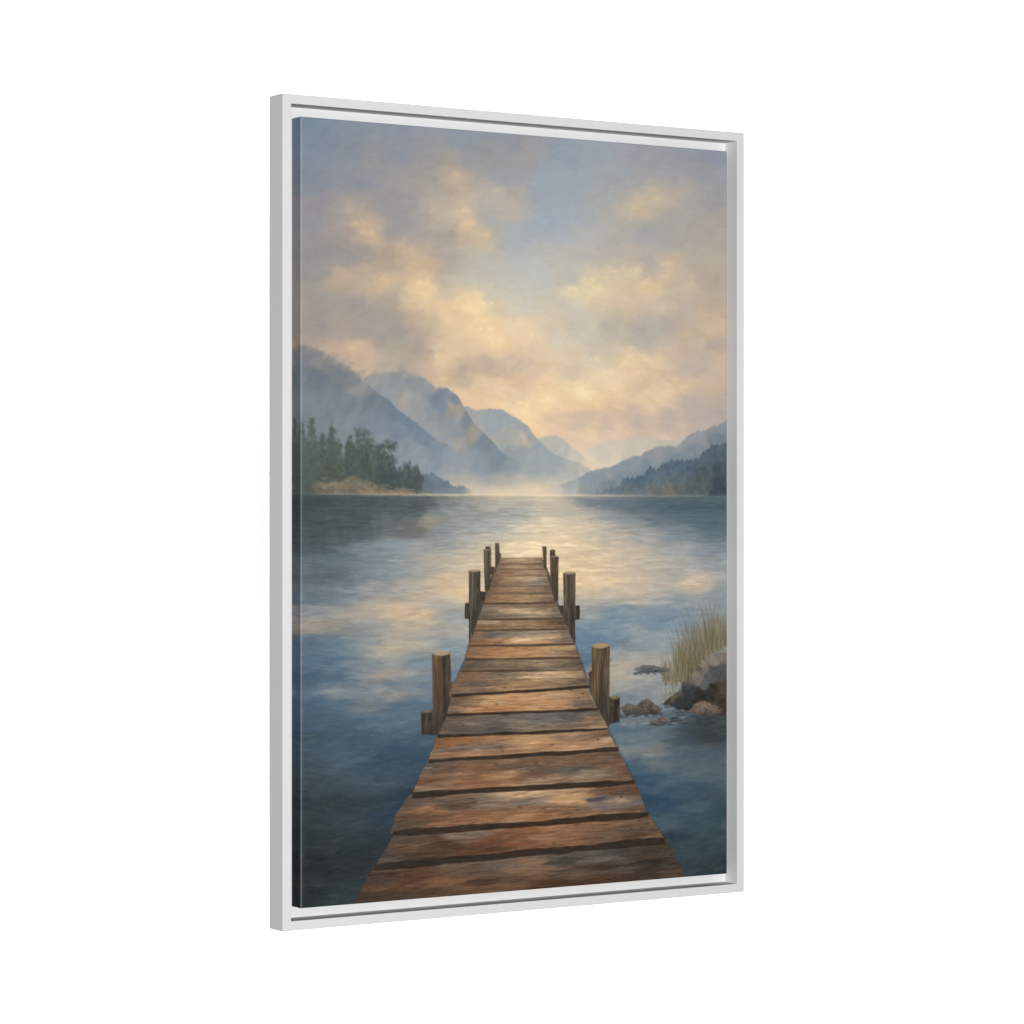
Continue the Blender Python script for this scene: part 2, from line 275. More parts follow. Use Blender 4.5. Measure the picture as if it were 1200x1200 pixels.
WATER = [(0.0,444.7,62,76,82),(12.3,466.5,70,84,88),(49.7,440.2,75,85,88),(49.7,466.6,72,84,85),(74.8,455.6,75,85,80),(100.2,444.6,95,108,118),
(115.5,455.7,110,120,130),(125.7,440.1,88,98,105),(151.5,444.5,88,92,92),(136.0,466.9,98,105,110),(164.5,462.4,170,155,140),(151.5,471.4,90,90,88),
(177.5,449.0,130,138,145),(190.5,440.0,120,130,138),(216.8,444.5,150,155,160),(230.0,439.9,140,140,140),(256.7,444.5,165,162,158),
(270.0,437.6,190,178,165),(190.5,471.5,125,138,150),(230.0,467.1,140,152,160),(270.0,467.2,150,158,165),(24.7,484.1,75,90,98),(82.4,440.2,78,88,88),
(24.7,435.9,62,74,76),(285.0,437.6,175,168,160),(325.7,439.8,205,188,165),(353.1,439.8,200,185,165),(366.9,444.4,190,178,165),
(386.3,437.4,105,120,135),(422.6,439.6,95,115,130),(465.1,444.3,82,102,120),(508.0,444.2,75,98,115),(551.6,444.2,78,98,112),(589.8,444.2,72,95,108),
(285.0,455.8,150,160,165),(312.1,462.7,200,188,170),(339.3,467.4,225,202,170),(366.9,458.2,205,188,168),(394.6,455.9,175,170,165),
(422.6,456.0,150,155,160),(450.9,458.3,140,145,155),(493.6,458.4,95,115,130),(551.6,460.8,80,105,122),(589.8,468.1,82,105,120),
(285.0,478.7,190,182,168),(325.7,483.4,235,210,172),(366.9,481.3,225,200,168),(408.6,479.2,190,178,165),(465.1,474.8,165,162,165),
(522.5,475.0,125,138,150),(580.9,480.0,110,125,140),(12.3,471.4,72,86,88),(7.4,493.2,78,95,102),(37.2,482.4,80,92,98),(62.2,476.0,85,98,105),
(24.7,504.3,95,110,122),(49.7,504.5,100,115,130),(49.7,522.1,92,105,112),(24.7,521.8,85,100,112),(87.5,493.8,125,140,155),(125.7,489.6,140,152,165),
(177.5,489.9,150,155,162),(216.8,476.6,165,165,165),(87.5,522.5,125,140,155),(125.7,516.3,130,142,155),(151.5,523.3,165,160,155),
(177.5,507.9,180,168,152),(216.8,501.4,195,178,155),(243.3,483.5,195,182,165),(235.3,508.4,215,192,160),(190.5,528.2,215,185,150),
(216.8,544.3,235,200,155),(177.5,539.3,205,180,150),(138.6,538.7,165,160,155),(100.2,533.8,150,150,155),(49.7,541.9,118,130,145),
(12.3,547.9,95,112,128),(24.7,563.4,130,135,145),(74.8,568.8,175,160,150),(125.7,565.3,215,182,145),(161.9,570.4,215,180,140),
(190.5,559.7,165,162,160),(203.6,573.4,145,155,160),(37.2,579.0,160,145,135),(19.8,580.9,150,135,125),(62.2,581.7,140,140,145),
(100.2,580.3,150,150,155),(138.6,583.3,190,170,148),(203.6,589.2,175,168,158),(12.3,598.2,78,105,130),(49.7,599.1,90,118,142),
(87.5,600.0,140,145,150),(125.7,607.6,200,178,152),(164.5,606.3,185,170,150),(203.6,602.7,150,160,165),(12.3,620.1,80,105,130),
(49.7,621.1,85,112,138),(87.5,626.5,130,140,150),(112.9,622.8,165,160,155),(112.9,638.4,175,160,145),(138.6,639.1,165,155,148),
(151.5,623.9,105,130,155),(12.3,641.9,65,90,118),(49.7,638.7,75,100,125),(125.7,649.9,85,110,140),(151.5,650.7,90,115,140),(44.7,657.2,145,150,155),
(69.8,656.9,110,125,145),(115.5,659.5,165,145,135),(138.6,657.0,140,140,145),(12.3,668.2,65,92,118),(49.7,669.5,75,98,122),(87.5,677.4,120,120,130),
(125.7,676.6,75,100,130),(151.5,673.0,85,110,135),(12.3,690.0,68,88,112),(49.7,691.5,70,92,118),(100.2,693.4,85,105,128),(138.6,699.3,90,112,132),
(164.5,713.8,70,88,108),(74.8,710.1,62,85,112),(203.6,643.3,110,130,150),(190.5,606.9,110,130,150),(298.5,472.4,205,188,165),
(339.3,467.9,232,208,172),(380.7,468.0,220,198,168),(298.5,490.7,235,208,168),(312.1,490.7,238,212,168),(353.1,491.0,225,200,162),
(394.6,491.3,215,192,160),(436.7,484.5,195,180,165),(479.3,484.7,170,165,165),(522.5,477.9,120,135,150),(580.9,473.3,82,105,122),
(580.9,497.2,130,140,155),(522.5,496.8,165,165,170),(465.1,501.1,200,182,165),(422.6,503.1,215,190,160),(394.6,509.8,222,196,160),
(366.9,514.2,228,198,155),(436.7,519.5,205,182,160),(493.6,517.8,190,175,168),(551.6,516.0,170,165,168),(589.8,516.4,150,155,165),
(380.7,530.5,240,205,160),(425.4,531.1,232,200,160),(465.1,531.6,205,182,160),(508.0,529.7,175,170,168),(551.6,535.0,215,188,160),
(545.7,542.0,210,182,155),(589.8,540.3,150,158,168),(394.6,542.3,225,195,155),(450.9,545.4,205,180,155),(493.6,543.7,190,175,165),
(386.3,556.1,175,168,160),(436.7,552.2,180,170,160),(465.1,557.4,190,178,162),(522.5,553.6,140,152,165),(580.9,556.8,140,150,160),
(394.6,572.5,160,160,160),(436.7,570.9,108,135,160),(479.3,569.3,125,145,165),(522.5,572.5,125,145,165),(394.6,586.4,110,135,160),
(436.7,582.6,115,135,158),(465.1,594.9,150,155,160),(493.6,590.8,110,138,165),(394.6,600.3,95,125,155),(436.7,601.3,115,140,165),
(465.1,613.6,140,150,160),(508.0,600.5,150,160,170),(522.5,591.4,130,150,168),(386.3,611.7,95,125,155),(389.1,630.3,70,105,135),
(436.7,627.0,165,160,155),(442.4,636.5,200,180,155),(465.1,632.4,175,168,160),(465.1,646.5,160,160,162),(436.7,648.0,190,172,150),
(436.7,659.7,165,160,155),(465.1,660.5,150,155,160),(493.6,661.4,145,150,155),(450.9,676.5,120,135,148),(479.3,672.7,140,145,150),
(508.0,673.7,155,158,160),(450.9,706.9,125,135,140),(436.7,718.0,70,100,125),(465.1,719.2,95,115,130),(493.6,718.0,100,118,130),
(516.7,704.7,80,100,115),(537.0,722.1,62,78,85),(580.9,711.9,60,68,70),(566.2,604.2,130,138,135),(566.2,639.9,120,125,120),(12.3,685.2,68,90,115),
(49.7,686.6,72,94,118),(87.5,683.6,88,108,128),(125.7,689.4,88,110,130),(151.5,708.3,60,85,110),(12.3,707.0,62,80,95),(49.7,708.6,68,88,110),
(87.5,721.2,65,88,108),(125.7,722.8,58,82,108),(151.5,741.8,52,78,105),(12.3,735.4,62,78,92),(62.2,733.3,85,102,120),(100.2,743.9,58,78,98),
(130.9,740.9,60,80,98),(12.3,761.7,55,68,78),(49.7,759.2,65,82,95),(87.5,761.0,72,88,102),(125.7,762.9,65,82,98),(138.6,779.1,45,62,80),
(12.3,783.6,50,62,68),(54.7,783.6,48,60,65),(87.5,789.8,52,68,80),(120.6,800.5,45,68,92),(12.3,816.3,46,56,60),(62.2,808.3,62,74,82),
(74.8,828.9,58,68,75),(100.2,821.5,45,60,75),(12.3,849.1,44,52,55),(49.7,851.5,48,56,60),(79.9,831.4,44,52,52),(12.3,881.9,48,56,58),
(49.7,884.5,52,60,62),(64.8,885.6,52,72,80),(74.8,864.2,50,58,62),(442.4,715.7,70,100,125),(450.9,723.0,120,130,138),(448.0,739.3,130,138,140),
(465.1,728.3,90,112,130),(487.9,741.0,140,140,135),(485.0,759.7,110,118,122),(522.5,730.7,62,82,98),(551.6,720.0,55,62,65),(580.9,728.3,55,62,62),
(522.5,749.6,80,100,118),(566.2,751.5,72,92,108),(589.8,757.4,85,100,110),(459.4,758.5,62,90,118),(508.0,770.2,85,105,118),(537.0,774.0,95,112,122),
(580.9,776.1,80,98,110),(479.3,775.9,52,82,112),(522.5,792.2,60,85,108),(551.6,791.3,60,82,102),(589.8,798.0,70,88,100),(508.0,810.3,42,70,98),
(551.6,812.7,78,98,112),(589.8,817.1,55,75,90),(493.6,804.8,42,70,98),(513.8,831.9,75,95,108),(537.0,830.8,62,82,98),(580.9,835.7,60,80,92),
(522.5,848.9,45,62,78),(566.2,851.5,60,78,90),(528.3,868.2,52,70,78),(566.2,870.6,58,75,85),(551.6,886.3,48,62,72),(589.8,891.1,45,58,62)]
FAR_BANK = ([(320.2,427.2),(325.7,424.9),(347.6,416.7),(364.1,413.9),(380.7,408.5),(403.0,397.9),(414.2,396.6),(436.7,390.6),(459.4,379.8),(470.8,379.7),
(493.6,371.2),(522.5,367.4),(539.9,356.5),(557.4,350.3),(575.0,342.9),(586.8,342.0),(600.1,336.5),(616.5,333.8)],[(342.1,422.5,185,178,175),
(366.9,418.9,158,160,170),(394.6,411.8,140,148,162),(414.2,402.4,145,148,160),(436.7,397.6,138,145,160),(465.1,385.6,142,145,160),
(493.6,376.0,148,145,158),(522.5,370.9,150,146,160),(551.6,358.7,150,145,160),(589.8,346.2,140,140,152),(551.6,370.6,130,135,152),
(522.5,380.4,125,135,152),(479.3,392.6,130,140,156),(442.4,409.2,128,138,155),(422.6,421.0,120,132,148),(394.6,423.5,130,138,152),
(589.8,358.2,118,125,145)])
BANK_TREES = ([(389.1,425.3),(408.6,422.5),(431.1,421.0),(448.0,412.0),(465.1,403.2),(476.5,402.0),(483.6,393.7),(490.8,400.0),(508.0,390.0),(522.5,387.5),
(537.0,386.1),(566.2,375.6),(589.8,367.7),(600.1,362.8),(616.5,357.8)],[(408.6,425.3,105,118,132),(436.7,422.1,95,112,128),(465.1,411.4,85,105,124),
(482.2,406.6,88,108,126),(508.0,397.0,88,106,124),(537.0,394.4,84,102,120),(566.2,387.1,88,104,120),(589.8,377.3,82,98,115),(493.6,411.3,100,118,130),
(522.5,408.7,92,108,118),(589.8,396.4,72,88,100),(566.2,401.3,80,95,105),(589.8,413.1,66,82,92),(589.8,425.1,64,80,90),(551.6,420.4,85,98,105),
(510.9,423.5,116,114,106),(487.9,424.3,108,110,112),(522.5,420.6,98,104,104),(560.3,413.3,86,98,102),(465.1,424.3,98,110,122),
(450.9,426.7,100,112,118)])
FAR_TREES = ([(148.9,406.6),(159.3,407.6),(172.3,404.2),(177.5,407.5),(190.5,413.0),(203.6,418.6),(216.8,417.4),(230.0,424.6)],[(167.0,417.6,95,112,128),
(177.5,410.9,108,124,140),(190.5,419.8,100,118,134),(216.8,421.9,110,126,142),(203.6,424.2,105,122,138)])
WOOD = [(269.1,504.8,150,115,85),(283.5,507.0,175,145,108),(299.5,505.7,195,165,125),(315.6,507.2,170,145,110),(278.7,512.3,158,122,90),
(307.5,514.0,160,130,98),(323.7,512.8,140,115,88),(275.5,520.4,150,115,85),(299.5,520.7,178,148,112),(320.4,520.9,168,142,110),
(266.0,529.7,150,115,85),(283.5,529.9,178,145,105),(299.5,528.8,195,165,125),(320.4,531.1,190,172,140),(333.4,531.9,150,130,105),
(262.8,534.4,135,105,80),(291.5,534.1,155,122,90),(315.6,535.1,135,120,105),(264.4,541.2,140,108,80),(291.5,541.5,160,128,95),
(323.7,541.3,150,125,95),(336.6,544.2,125,105,85),(253.3,551.1,155,115,80),(275.5,551.4,165,125,88),(299.5,553.2,178,145,100),
(323.7,552.2,165,135,100),(339.9,555.2,130,108,85),(251.7,560.5,145,130,112),(275.5,560.9,155,120,88),(299.5,562.7,150,125,95),
(331.7,561.9,140,115,88),(248.5,567.2,140,125,108),(275.5,566.3,195,160,118),(294.7,566.6,220,190,142),(323.7,567.8,200,170,128),
(346.4,567.6,145,122,95),(251.7,572.6,130,110,88),(283.5,573.2,135,118,98),(315.6,573.1,160,135,105),(344.7,575.7,130,115,98),
(243.8,579.2,180,155,120),(243.8,584.5,150,112,78),(283.5,584.0,155,122,88),(315.6,583.3,165,125,85),(348.0,584.0,120,90,68),(348.0,588.1,150,118,85),
(235.9,593.8,170,125,88),(259.6,594.3,115,110,112),(283.5,593.5,150,135,115),(315.6,594.9,155,142,122),(348.0,597.6,190,155,115),
(361.0,596.6,140,118,98),(235.9,603.2,160,115,78),(267.6,601.2,170,130,90),(297.9,601.9,232,195,140),(323.7,599.8,215,178,128),
(356.1,603.3,135,118,100),(259.6,605.1,155,110,75),(315.6,606.4,195,145,98),(356.1,608.1,160,125,90),(232.8,613.8,165,118,80),
(259.6,613.2,185,130,85),(283.5,615.1,190,135,85),(315.6,615.9,195,150,100),(348.0,616.8,185,145,100),(364.3,614.4,200,165,120),
(369.2,618.7,150,110,78),(228.1,628.5,115,100,82),(259.6,629.3,140,118,92),(291.5,628.9,135,115,92),(323.7,629.7,150,128,100),
(356.1,630.6,140,115,88),(379.1,631.3,120,98,75),(243.8,634.3,135,112,88),(307.5,636.1,125,105,85),(356.1,636.1,130,112,90),(229.6,630.5,110,95,80),
(251.7,631.1,118,105,92),(283.5,630.7,145,120,92),(323.7,631.8,160,132,100),(229.6,640.6,150,112,78),(259.6,642.1,130,110,88),
(291.5,644.4,140,118,92),(320.4,643.9,215,180,135),(217.1,643.5,140,108,80),(207.7,655.3,145,115,88),(235.9,653.5,118,98,85),(267.6,655.8,155,120,85),
(299.5,655.5,170,135,95),(323.7,656.3,160,128,92),(204.6,673.9,125,100,80),(228.1,672.0,160,125,88),(259.6,673.1,215,170,115),
(283.5,672.6,195,140,90),(315.6,673.7,200,150,100),(235.9,683.0,180,122,78),(220.2,683.1,200,150,105),(267.6,682.8,185,125,80),
(315.6,683.2,205,150,98),(198.4,684.3,135,112,92),(189.1,702.7,125,108,92),(212.4,698.2,120,102,85),(243.8,699.4,115,102,90),(264.4,705.6,92,84,78),
(299.5,700.2,130,115,100),(323.7,697.1,115,110,110),(315.6,706.3,135,118,98),(220.2,705.2,108,96,85),(189.1,718.6,160,105,65),
(204.6,720.6,178,115,65),(235.9,721.9,150,108,75),(275.5,718.2,180,130,85),(307.5,719.5,200,155,105),(251.7,728.0,130,112,98),
(212.4,727.6,130,110,92),(176.7,732.8,165,130,95),(204.6,734.0,165,118,80),(243.8,734.4,160,115,80),(283.5,732.1,165,120,82),(315.6,733.5,185,140,95),
(165.9,746.9,125,110,95),(196.8,751.0,120,90,70),(235.9,751.5,135,95,65),(275.5,754.7,125,95,72),(299.5,754.4,105,88,75),(323.7,759.6,110,88,72),
(196.8,760.3,145,112,80),(280.3,758.9,165,130,95),(161.3,761.3,135,102,78),(235.9,764.9,140,95,62),(315.6,770.1,160,128,100),(323.7,618.2,190,140,90),
(356.1,619.0,180,145,105),(323.7,630.4,150,122,92),(356.1,631.3,148,125,98),(375.8,631.9,110,98,85),(317.2,645.2,220,180,125),
(348.0,642.0,205,170,125),(372.5,642.0,200,168,120),(384.0,643.8,185,155,115),(323.7,653.5,165,132,92),(356.1,653.2,150,122,90),
(380.7,652.6,110,95,82),(389.0,656.9,130,108,85),(320.4,671.1,205,150,98),(344.7,669.2,200,158,110),(372.5,671.5,190,145,100),
(323.7,680.7,200,145,92),(356.1,681.9,195,140,88),(385.7,680.2,125,108,95),(397.2,684.7,135,112,92),(392.3,670.8,170,135,98),
(323.7,701.2,118,110,105),(348.0,700.7,125,115,108),(372.5,696.2,95,92,92),(397.2,695.7,130,115,98),(364.3,705.5,125,108,90),(405.5,700.2,150,115,85),
(413.8,707.4,195,155,115),(389.0,705.0,140,112,85),(323.7,706.6,130,105,80),(323.7,721.6,205,155,102),(356.1,721.5,150,120,92),
(389.0,718.8,165,125,90),(413.8,719.8,140,108,80),(348.0,729.4,195,145,98),(413.8,730.8,195,150,105),(428.8,725.9,215,175,130),
(380.7,729.4,170,130,90),(323.7,733.8,180,135,90),(323.7,748.8,130,98,72),(356.1,750.2,120,92,70),(389.0,749.0,130,95,70),(422.1,750.5,115,92,75),
(447.2,755.8,150,112,82),(372.5,759.2,98,90,80),(397.2,767.3,150,130,108),(413.8,761.2,140,110,85),(435.5,771.9,120,105,88),(339.9,767.2,160,125,95),
(315.6,762.0,115,82,60),(447.2,769.6,130,95,68),(165.9,764.8,130,85,60),(185.2,767.4,150,115,85),(224.2,767.7,150,100,65),(263.6,762.9,165,120,80),
(156.3,772.6,160,128,100),(204.6,773.4,140,98,68),(263.6,773.0,155,105,70),(150.5,790.5,110,92,78),(165.9,796.3,175,120,80),(204.6,793.4,95,78,62),
(243.8,793.8,130,112,95),(273.5,795.4,140,115,92),(146.7,803.6,120,88,65),(185.2,805.7,120,85,60),(224.2,807.9,150,100,68),(263.6,811.7,165,115,75),
(137.2,812.9,115,92,72),(194.9,816.2,165,115,78),(243.8,817.3,150,105,70),(127.6,832.2,110,92,76),(146.7,836.6,130,100,75),(185.2,837.3,95,70,54),
(220.2,831.1,140,118,100),(224.2,844.7,112,75,52),(263.6,837.0,130,85,55),(263.6,850.5,110,72,48),(118.1,848.1,105,88,76),(146.7,849.9,98,75,60),
(185.2,852.3,95,70,54),(104.9,853.8,130,110,92),(108.7,877.1,100,80,66),(146.7,876.4,110,75,55),(185.2,882.3,145,100,68),(214.4,884.2,150,105,72),
(243.8,872.8,120,98,80),(273.5,871.3,125,108,95),(234.0,885.5,88,66,52),(263.6,894.3,135,95,65),(99.2,892.9,100,78,64),(146.7,891.2,105,80,64),
(185.2,895.6,100,78,62),(224.2,894.9,130,92,65),(116.2,885.8,130,88,60),(295.5,754.3,120,90,65),(323.7,757.3,110,85,66),(319.6,770.7,165,130,98),
(295.5,767.8,140,102,72),(364.3,762.6,115,102,88),(395.1,764.1,165,145,118),(395.1,769.2,150,125,95),(426.3,755.2,130,95,68),(447.2,761.3,140,98,70),
(354.1,770.7,140,108,82),(436.7,773.0,145,105,75),(303.5,786.8,220,178,128),(323.7,791.3,165,140,112),(307.5,793.8,120,110,98),
(343.9,790.6,195,150,102),(368.4,795.3,215,165,112),(380.7,799.4,205,158,110),(405.5,797.3,95,92,98),(426.3,789.7,130,92,65),(447.2,792.5,115,88,70),
(436.7,800.6,185,155,125),(457.7,801.7,135,122,115),(415.9,806.4,140,125,118),(354.1,806.5,135,98,68),(303.5,805.5,155,110,75),
(293.5,815.1,190,140,95),(333.8,813.9,165,112,72),(384.8,809.9,140,105,78),(468.2,814.5,125,95,72),(405.5,816.2,165,120,82),(303.5,830.9,150,95,58),
(343.9,828.2,175,122,80),(384.8,827.1,155,110,75),(333.8,841.2,175,128,90),(303.5,844.5,150,92,58),(364.3,843.0,155,105,72),(405.5,833.4,145,105,75),
(447.2,835.8,115,92,72),(478.8,832.4,140,108,80),(426.3,843.3,130,98,75),(468.2,844.0,105,82,65),(493.6,847.2,150,115,82),(405.5,852.4,130,98,74),
(303.5,852.9,150,100,66),(313.6,868.8,165,128,98),(295.5,874.5,150,115,85),(323.7,878.0,155,118,88),(360.2,868.4,80,76,64),(395.1,865.5,105,98,90),
(409.6,868.1,130,120,105),(436.7,864.6,85,82,78),(468.2,866.6,90,78,65),(500.0,868.6,98,85,70),(364.3,882.4,110,90,74),(405.5,879.9,85,66,52),
(436.7,887.1,105,88,76),(489.4,878.4,72,64,56),(468.2,890.9,80,64,54),(303.5,886.8,120,88,66),(354.1,893.7,95,66,45),(374.6,888.2,115,92,74),
(415.9,894.4,95,68,48),(510.7,883.2,88,76,65),(521.4,892.7,115,90,72)]
ROCK_TONES = [(587.5,628.1,150,132,125),(579.8,635.4,158,138,128),(561.5,639.8,160,138,128),(558.5,642.2,92,84,84),(564.6,644.8,135,118,115),
(579.8,645.3,92,92,102),(592.1,643.1,95,95,100),(549.4,650.5,155,135,125),(557.0,656.9,140,125,122),(543.4,656.5,120,112,112),(573.7,656.2,98,98,108),
(592.1,655.5,92,90,94),(564.6,663.3,105,104,112),(540.3,663.8,75,75,84),(534.3,672.2,62,62,74),(546.4,672.6,66,66,74),(525.3,682.9,58,60,68),
(557.0,671.7,58,56,56),(579.8,668.8,66,62,58),(592.1,672.9,96,76,64),(593.6,677.9,88,70,58),(572.2,679.6,60,56,52),(592.1,687.7,70,62,54),
(534.3,686.9,58,58,62),(558.5,680.4,56,52,50),(519.3,675.4,105,95,90),(526.8,670.7,110,100,98),(598.2,628.4,140,125,118),(598.2,663.1,80,76,74)]
TREES = [(2.5,348.6,9.8,422.8,'c',82,92,88),(14.8,341.9,13.7,422.8,'c',84,92,86),(28.5,357.0,9.9,422.7,'c',80,90,86),(40.2,345.4,9.5,418.3,'c',78,90,84),
(49.7,365.4,9.0,418.2,'c',80,90,84),(73.6,352.3,15.7,418.1,'d',76,88,80),(62.2,365.3,10.1,418.2,'c',76,86,82),(90.0,364.9,10.2,418.0,'d',80,90,82),
(111.7,366.4,14.0,417.9,'d',70,82,78),(101.5,378.1,8.9,422.4,'c',72,84,82),(125.7,395.6,9.3,423.4,'d',72,84,82),(139.9,389.9,8.2,423.4,'d',70,82,80),
(152.8,395.4,7.2,424.4,'d',74,86,84),(84.9,378.2,12.7,422.5,'c',74,84,80),(37.2,392.0,17.5,422.7,'d',80,86,76),(118.0,400.1,15.4,425.7,'d',68,80,80),
(146.3,408.8,13.0,426.7,'d',70,82,82)]
SHORE = [(19.8,420.6,120,108,92),(32.2,416.1,150,128,104),(49.7,420.4,152,128,102),(62.2,418.2,140,124,100),(74.8,413.7,128,120,98),(87.5,422.5,158,130,104),
(105.3,425.7,150,120,96),(125.7,426.8,160,128,104),(151.5,428.9,150,128,112),(37.2,427.1,130,112,98),(62.2,430.3,130,115,102),(4.9,422.8,88,84,78),
(95.1,418.0,120,112,92),(4.9,431.6,85,82,80),(87.5,429.1,150,130,112)]
SHORELINE = [(-9.8,422.9),(4.9,419.6),(19.8,416.2),(32.2,414.4),(49.7,414.3),(69.8,410.4),(82.4,414.1),(95.1,419.1),(115.5,422.3),(130.9,425.0),(151.5,428.0),
(172.3,429.7),(182.7,430.4)]
DOCK_LEFT = [(268.0,504.1),(263.2,515.2),(255.5,530.3),(250.1,544.8),(239.5,567.3),(232.4,587.3),(223.0,607.2),(218.3,623.2),(210.1,638.0),(205.4,647.9),
(199.6,665.7),(193.1,686.5),(180.9,711.0),(168.2,739.3),(156.7,754.7),(147.5,775.1),(128.0,800.9),(120.6,822.2),(97.4,854.3),(79.9,881.7),
(64.8,906.1)]
DOCK_RIGHT = [(324.5,505.6),(333.0,523.1),(345.1,558.0),(356.1,576.6),(373.3,608.8),(380.7,625.5),(389.4,646.3),(395.6,663.0),(408.0,688.2),(421.7,712.5),
(436.7,737.0),(460.6,777.6),(480.9,818.3),(506.4,852.2),(532.2,897.9),(539.9,913.2)]
PLANKS = [((268.0,504.1),(324.5,505.1),0,(140,112,84),(165,135,100),(195,165,125)),((264.9,511.2),(327.7,512.3),1,(122,98,74),(150,122,92),(175,145,110)),
((261.9,517.7),(330.7,518.4),1,(120,98,75),(145,118,88),(175,145,108)),((258.0,525.3),(334.0,526.1),1.2,(115,98,78),(150,125,94),(205,170,125)),
((252.9,537.3),(338.3,538.5),1.2,(110,85,62),(142,112,82),(175,140,100)),((249.4,546.3),(341.2,546.7),1.2,(112,92,72),(148,120,90),(195,160,115)),
((243.7,558.3),(345.1,558.0),1.5,(108,98,82),(145,125,95),(222,188,135)),((236.3,576.3),(356.7,577.7),1.5,(112,82,60),(148,115,84),(180,145,105)),
((231.5,589.3),(363.6,590.6),1.5,(120,112,100),(158,132,100),(215,178,128)),((223.0,607.2),(373.3,608.8),1.8,(130,92,62),(172,128,86),(212,165,112)),
((218.6,622.2),(380.7,625.5),2,(92,84,74),(135,112,86),(178,142,104)),((210.6,637.0),(386.8,640.1),1.4,(100,84,66),(148,118,84),(222,185,130)),
((205.4,647.9),(390.9,650.5),1.2,(110,90,72),(150,120,88),(195,158,112)),((199.7,665.2),(394.6,660.4),2.6,(135,92,58),(185,132,84),(222,175,118)),
((192.9,687.0),(408.0,688.2),2.6,(88,82,76),(125,106,88),(160,132,105)),((180.5,712.0),(421.7,712.5),2.8,(122,82,52),(165,116,76),(212,164,108)),
((167.8,739.8),(437.0,737.5),4,(92,74,60),(132,100,76),(172,132,96)),((146.0,777.1),(461.2,778.7),5.2,(105,78,60),(150,112,82),(205,155,108)),
((120.9,821.2),(481.7,819.4),5.6,(88,64,50),(128,92,68),(185,132,92)),((94.9,858.1),(506.4,852.2),7,(72,62,56),(108,86,70),(168,126,96)),
((64.8,915.0),(539.9,919.5),7,(72,60,50),(100,80,64),(150,110,84))]
POSTS = [([(159.0,682.2),(175.1,680.8),(176.3,710.8),(159.0,709.1)],(66,60,52),(80,72,60),(112,98,78),(159.0,175.1,682.5,2)),([(246.6,490.8),(254.0,490.9),
(254.0,494.9),(246.6,494.9)],(88,76,64),(105,90,70),(110,95,75),(246.6,254.0,490.9,0.6)),([(260.2,486.9),(265.8,486.9),(266.8,505.1),
(260.2,515.2)],(108,90,74),(135,112,88),(140,118,92),(260.2,265.8,486.9,0.6)),([(244.2,494.4),(254.5,494.4),(254.9,522.2),(250.1,540.3),
(246.0,544.3)],(100,84,70),(125,106,86),(150,128,100),(244.2,254.5,494.4,0.8)),([(253.7,514.1),(259.6,515.2),(256.1,524.2),(253.7,522.2)],(78,64,54),
(90,75,60),(90,75,60),None),([(239.5,543.2),(247.8,544.3),(239.5,562.3)],(70,60,52),(80,68,58),(90,75,60),None),([(218.3,557.9),(224.2,556.0),
(224.2,576.1),(218.3,575.0)],(78,74,66),(88,82,72),(125,112,90),(218.3,224.2,557.0,1)),([(223.6,518.8),(239.8,519.0),(240.1,559.3),(232.4,576.3),
(225.3,602.3),(223.9,607.2)],(92,82,70),(118,104,86),(160,140,112),(223.6,239.8,518.9,1.6)),([(198.4,649.6),(205.4,648.9),(200.7,661.7),
(198.4,661.7)],(90,72,56),(110,88,66),(110,88,66),None),([(173.5,615.0),(198.4,615.6),(199.6,639.7),(198.4,664.7),(191.4,687.4),(178.6,710.9),
(174.6,709.7)],(98,78,60),(140,102,68),(172,146,116),(173.8,198.2,615.3,3)),([(337.5,495.5),(345.1,495.6),(345.1,504.8),(337.5,504.7)],(100,82,66),
(120,100,78),(120,100,80),(337.5,345.1,495.5,0.7)),([(326.3,491.3),(332.5,491.4),(333.2,522.0),(328.1,511.8)],(112,90,70),(140,112,84),(125,104,82),
(326.3,332.5,491.4,0.7)),([(337.8,503.2),(350.0,503.3),(349.4,558.1),(345.1,554.9),(337.8,535.4)],(98,80,66),(130,104,82),(140,118,94),
(337.8,350.0,503.2,0.9)),([(350.0,561.8),(357.4,562.3),(357.4,576.7),(350.0,564.2)],(80,64,54),(90,72,60),(95,80,64),None),([(373.9,562.6),
(380.5,562.7),(380.2,579.2),(373.9,580.1)],(82,66,54),(95,78,62),(105,88,70),(373.9,380.5,562.6,0.6)),([(356.4,523.3),(374.3,523.5),(373.9,609.9),
(369.6,601.5),(357.4,575.6)],(100,84,70),(140,118,94),(158,138,108),(356.4,374.3,523.0,1.8)),([(422.9,674.2),(438.7,674.8),(438.5,704.9),
(422.9,707.4)],(70,62,54),(96,82,66),(120,110,84),(423.9,438.7,675.0,2.6)),([(391.8,644.3),(398.0,641.4),(398.0,665.1)],(110,86,64),(120,96,72),
(120,96,72),None),([(397.4,611.5),(423.9,612.1),(423.4,708.4),(422.2,712.5),(409.2,688.2),(398.0,665.1)],(104,84,68),(162,112,72),(168,142,110),
(397.4,423.9,611.8,3.4))]
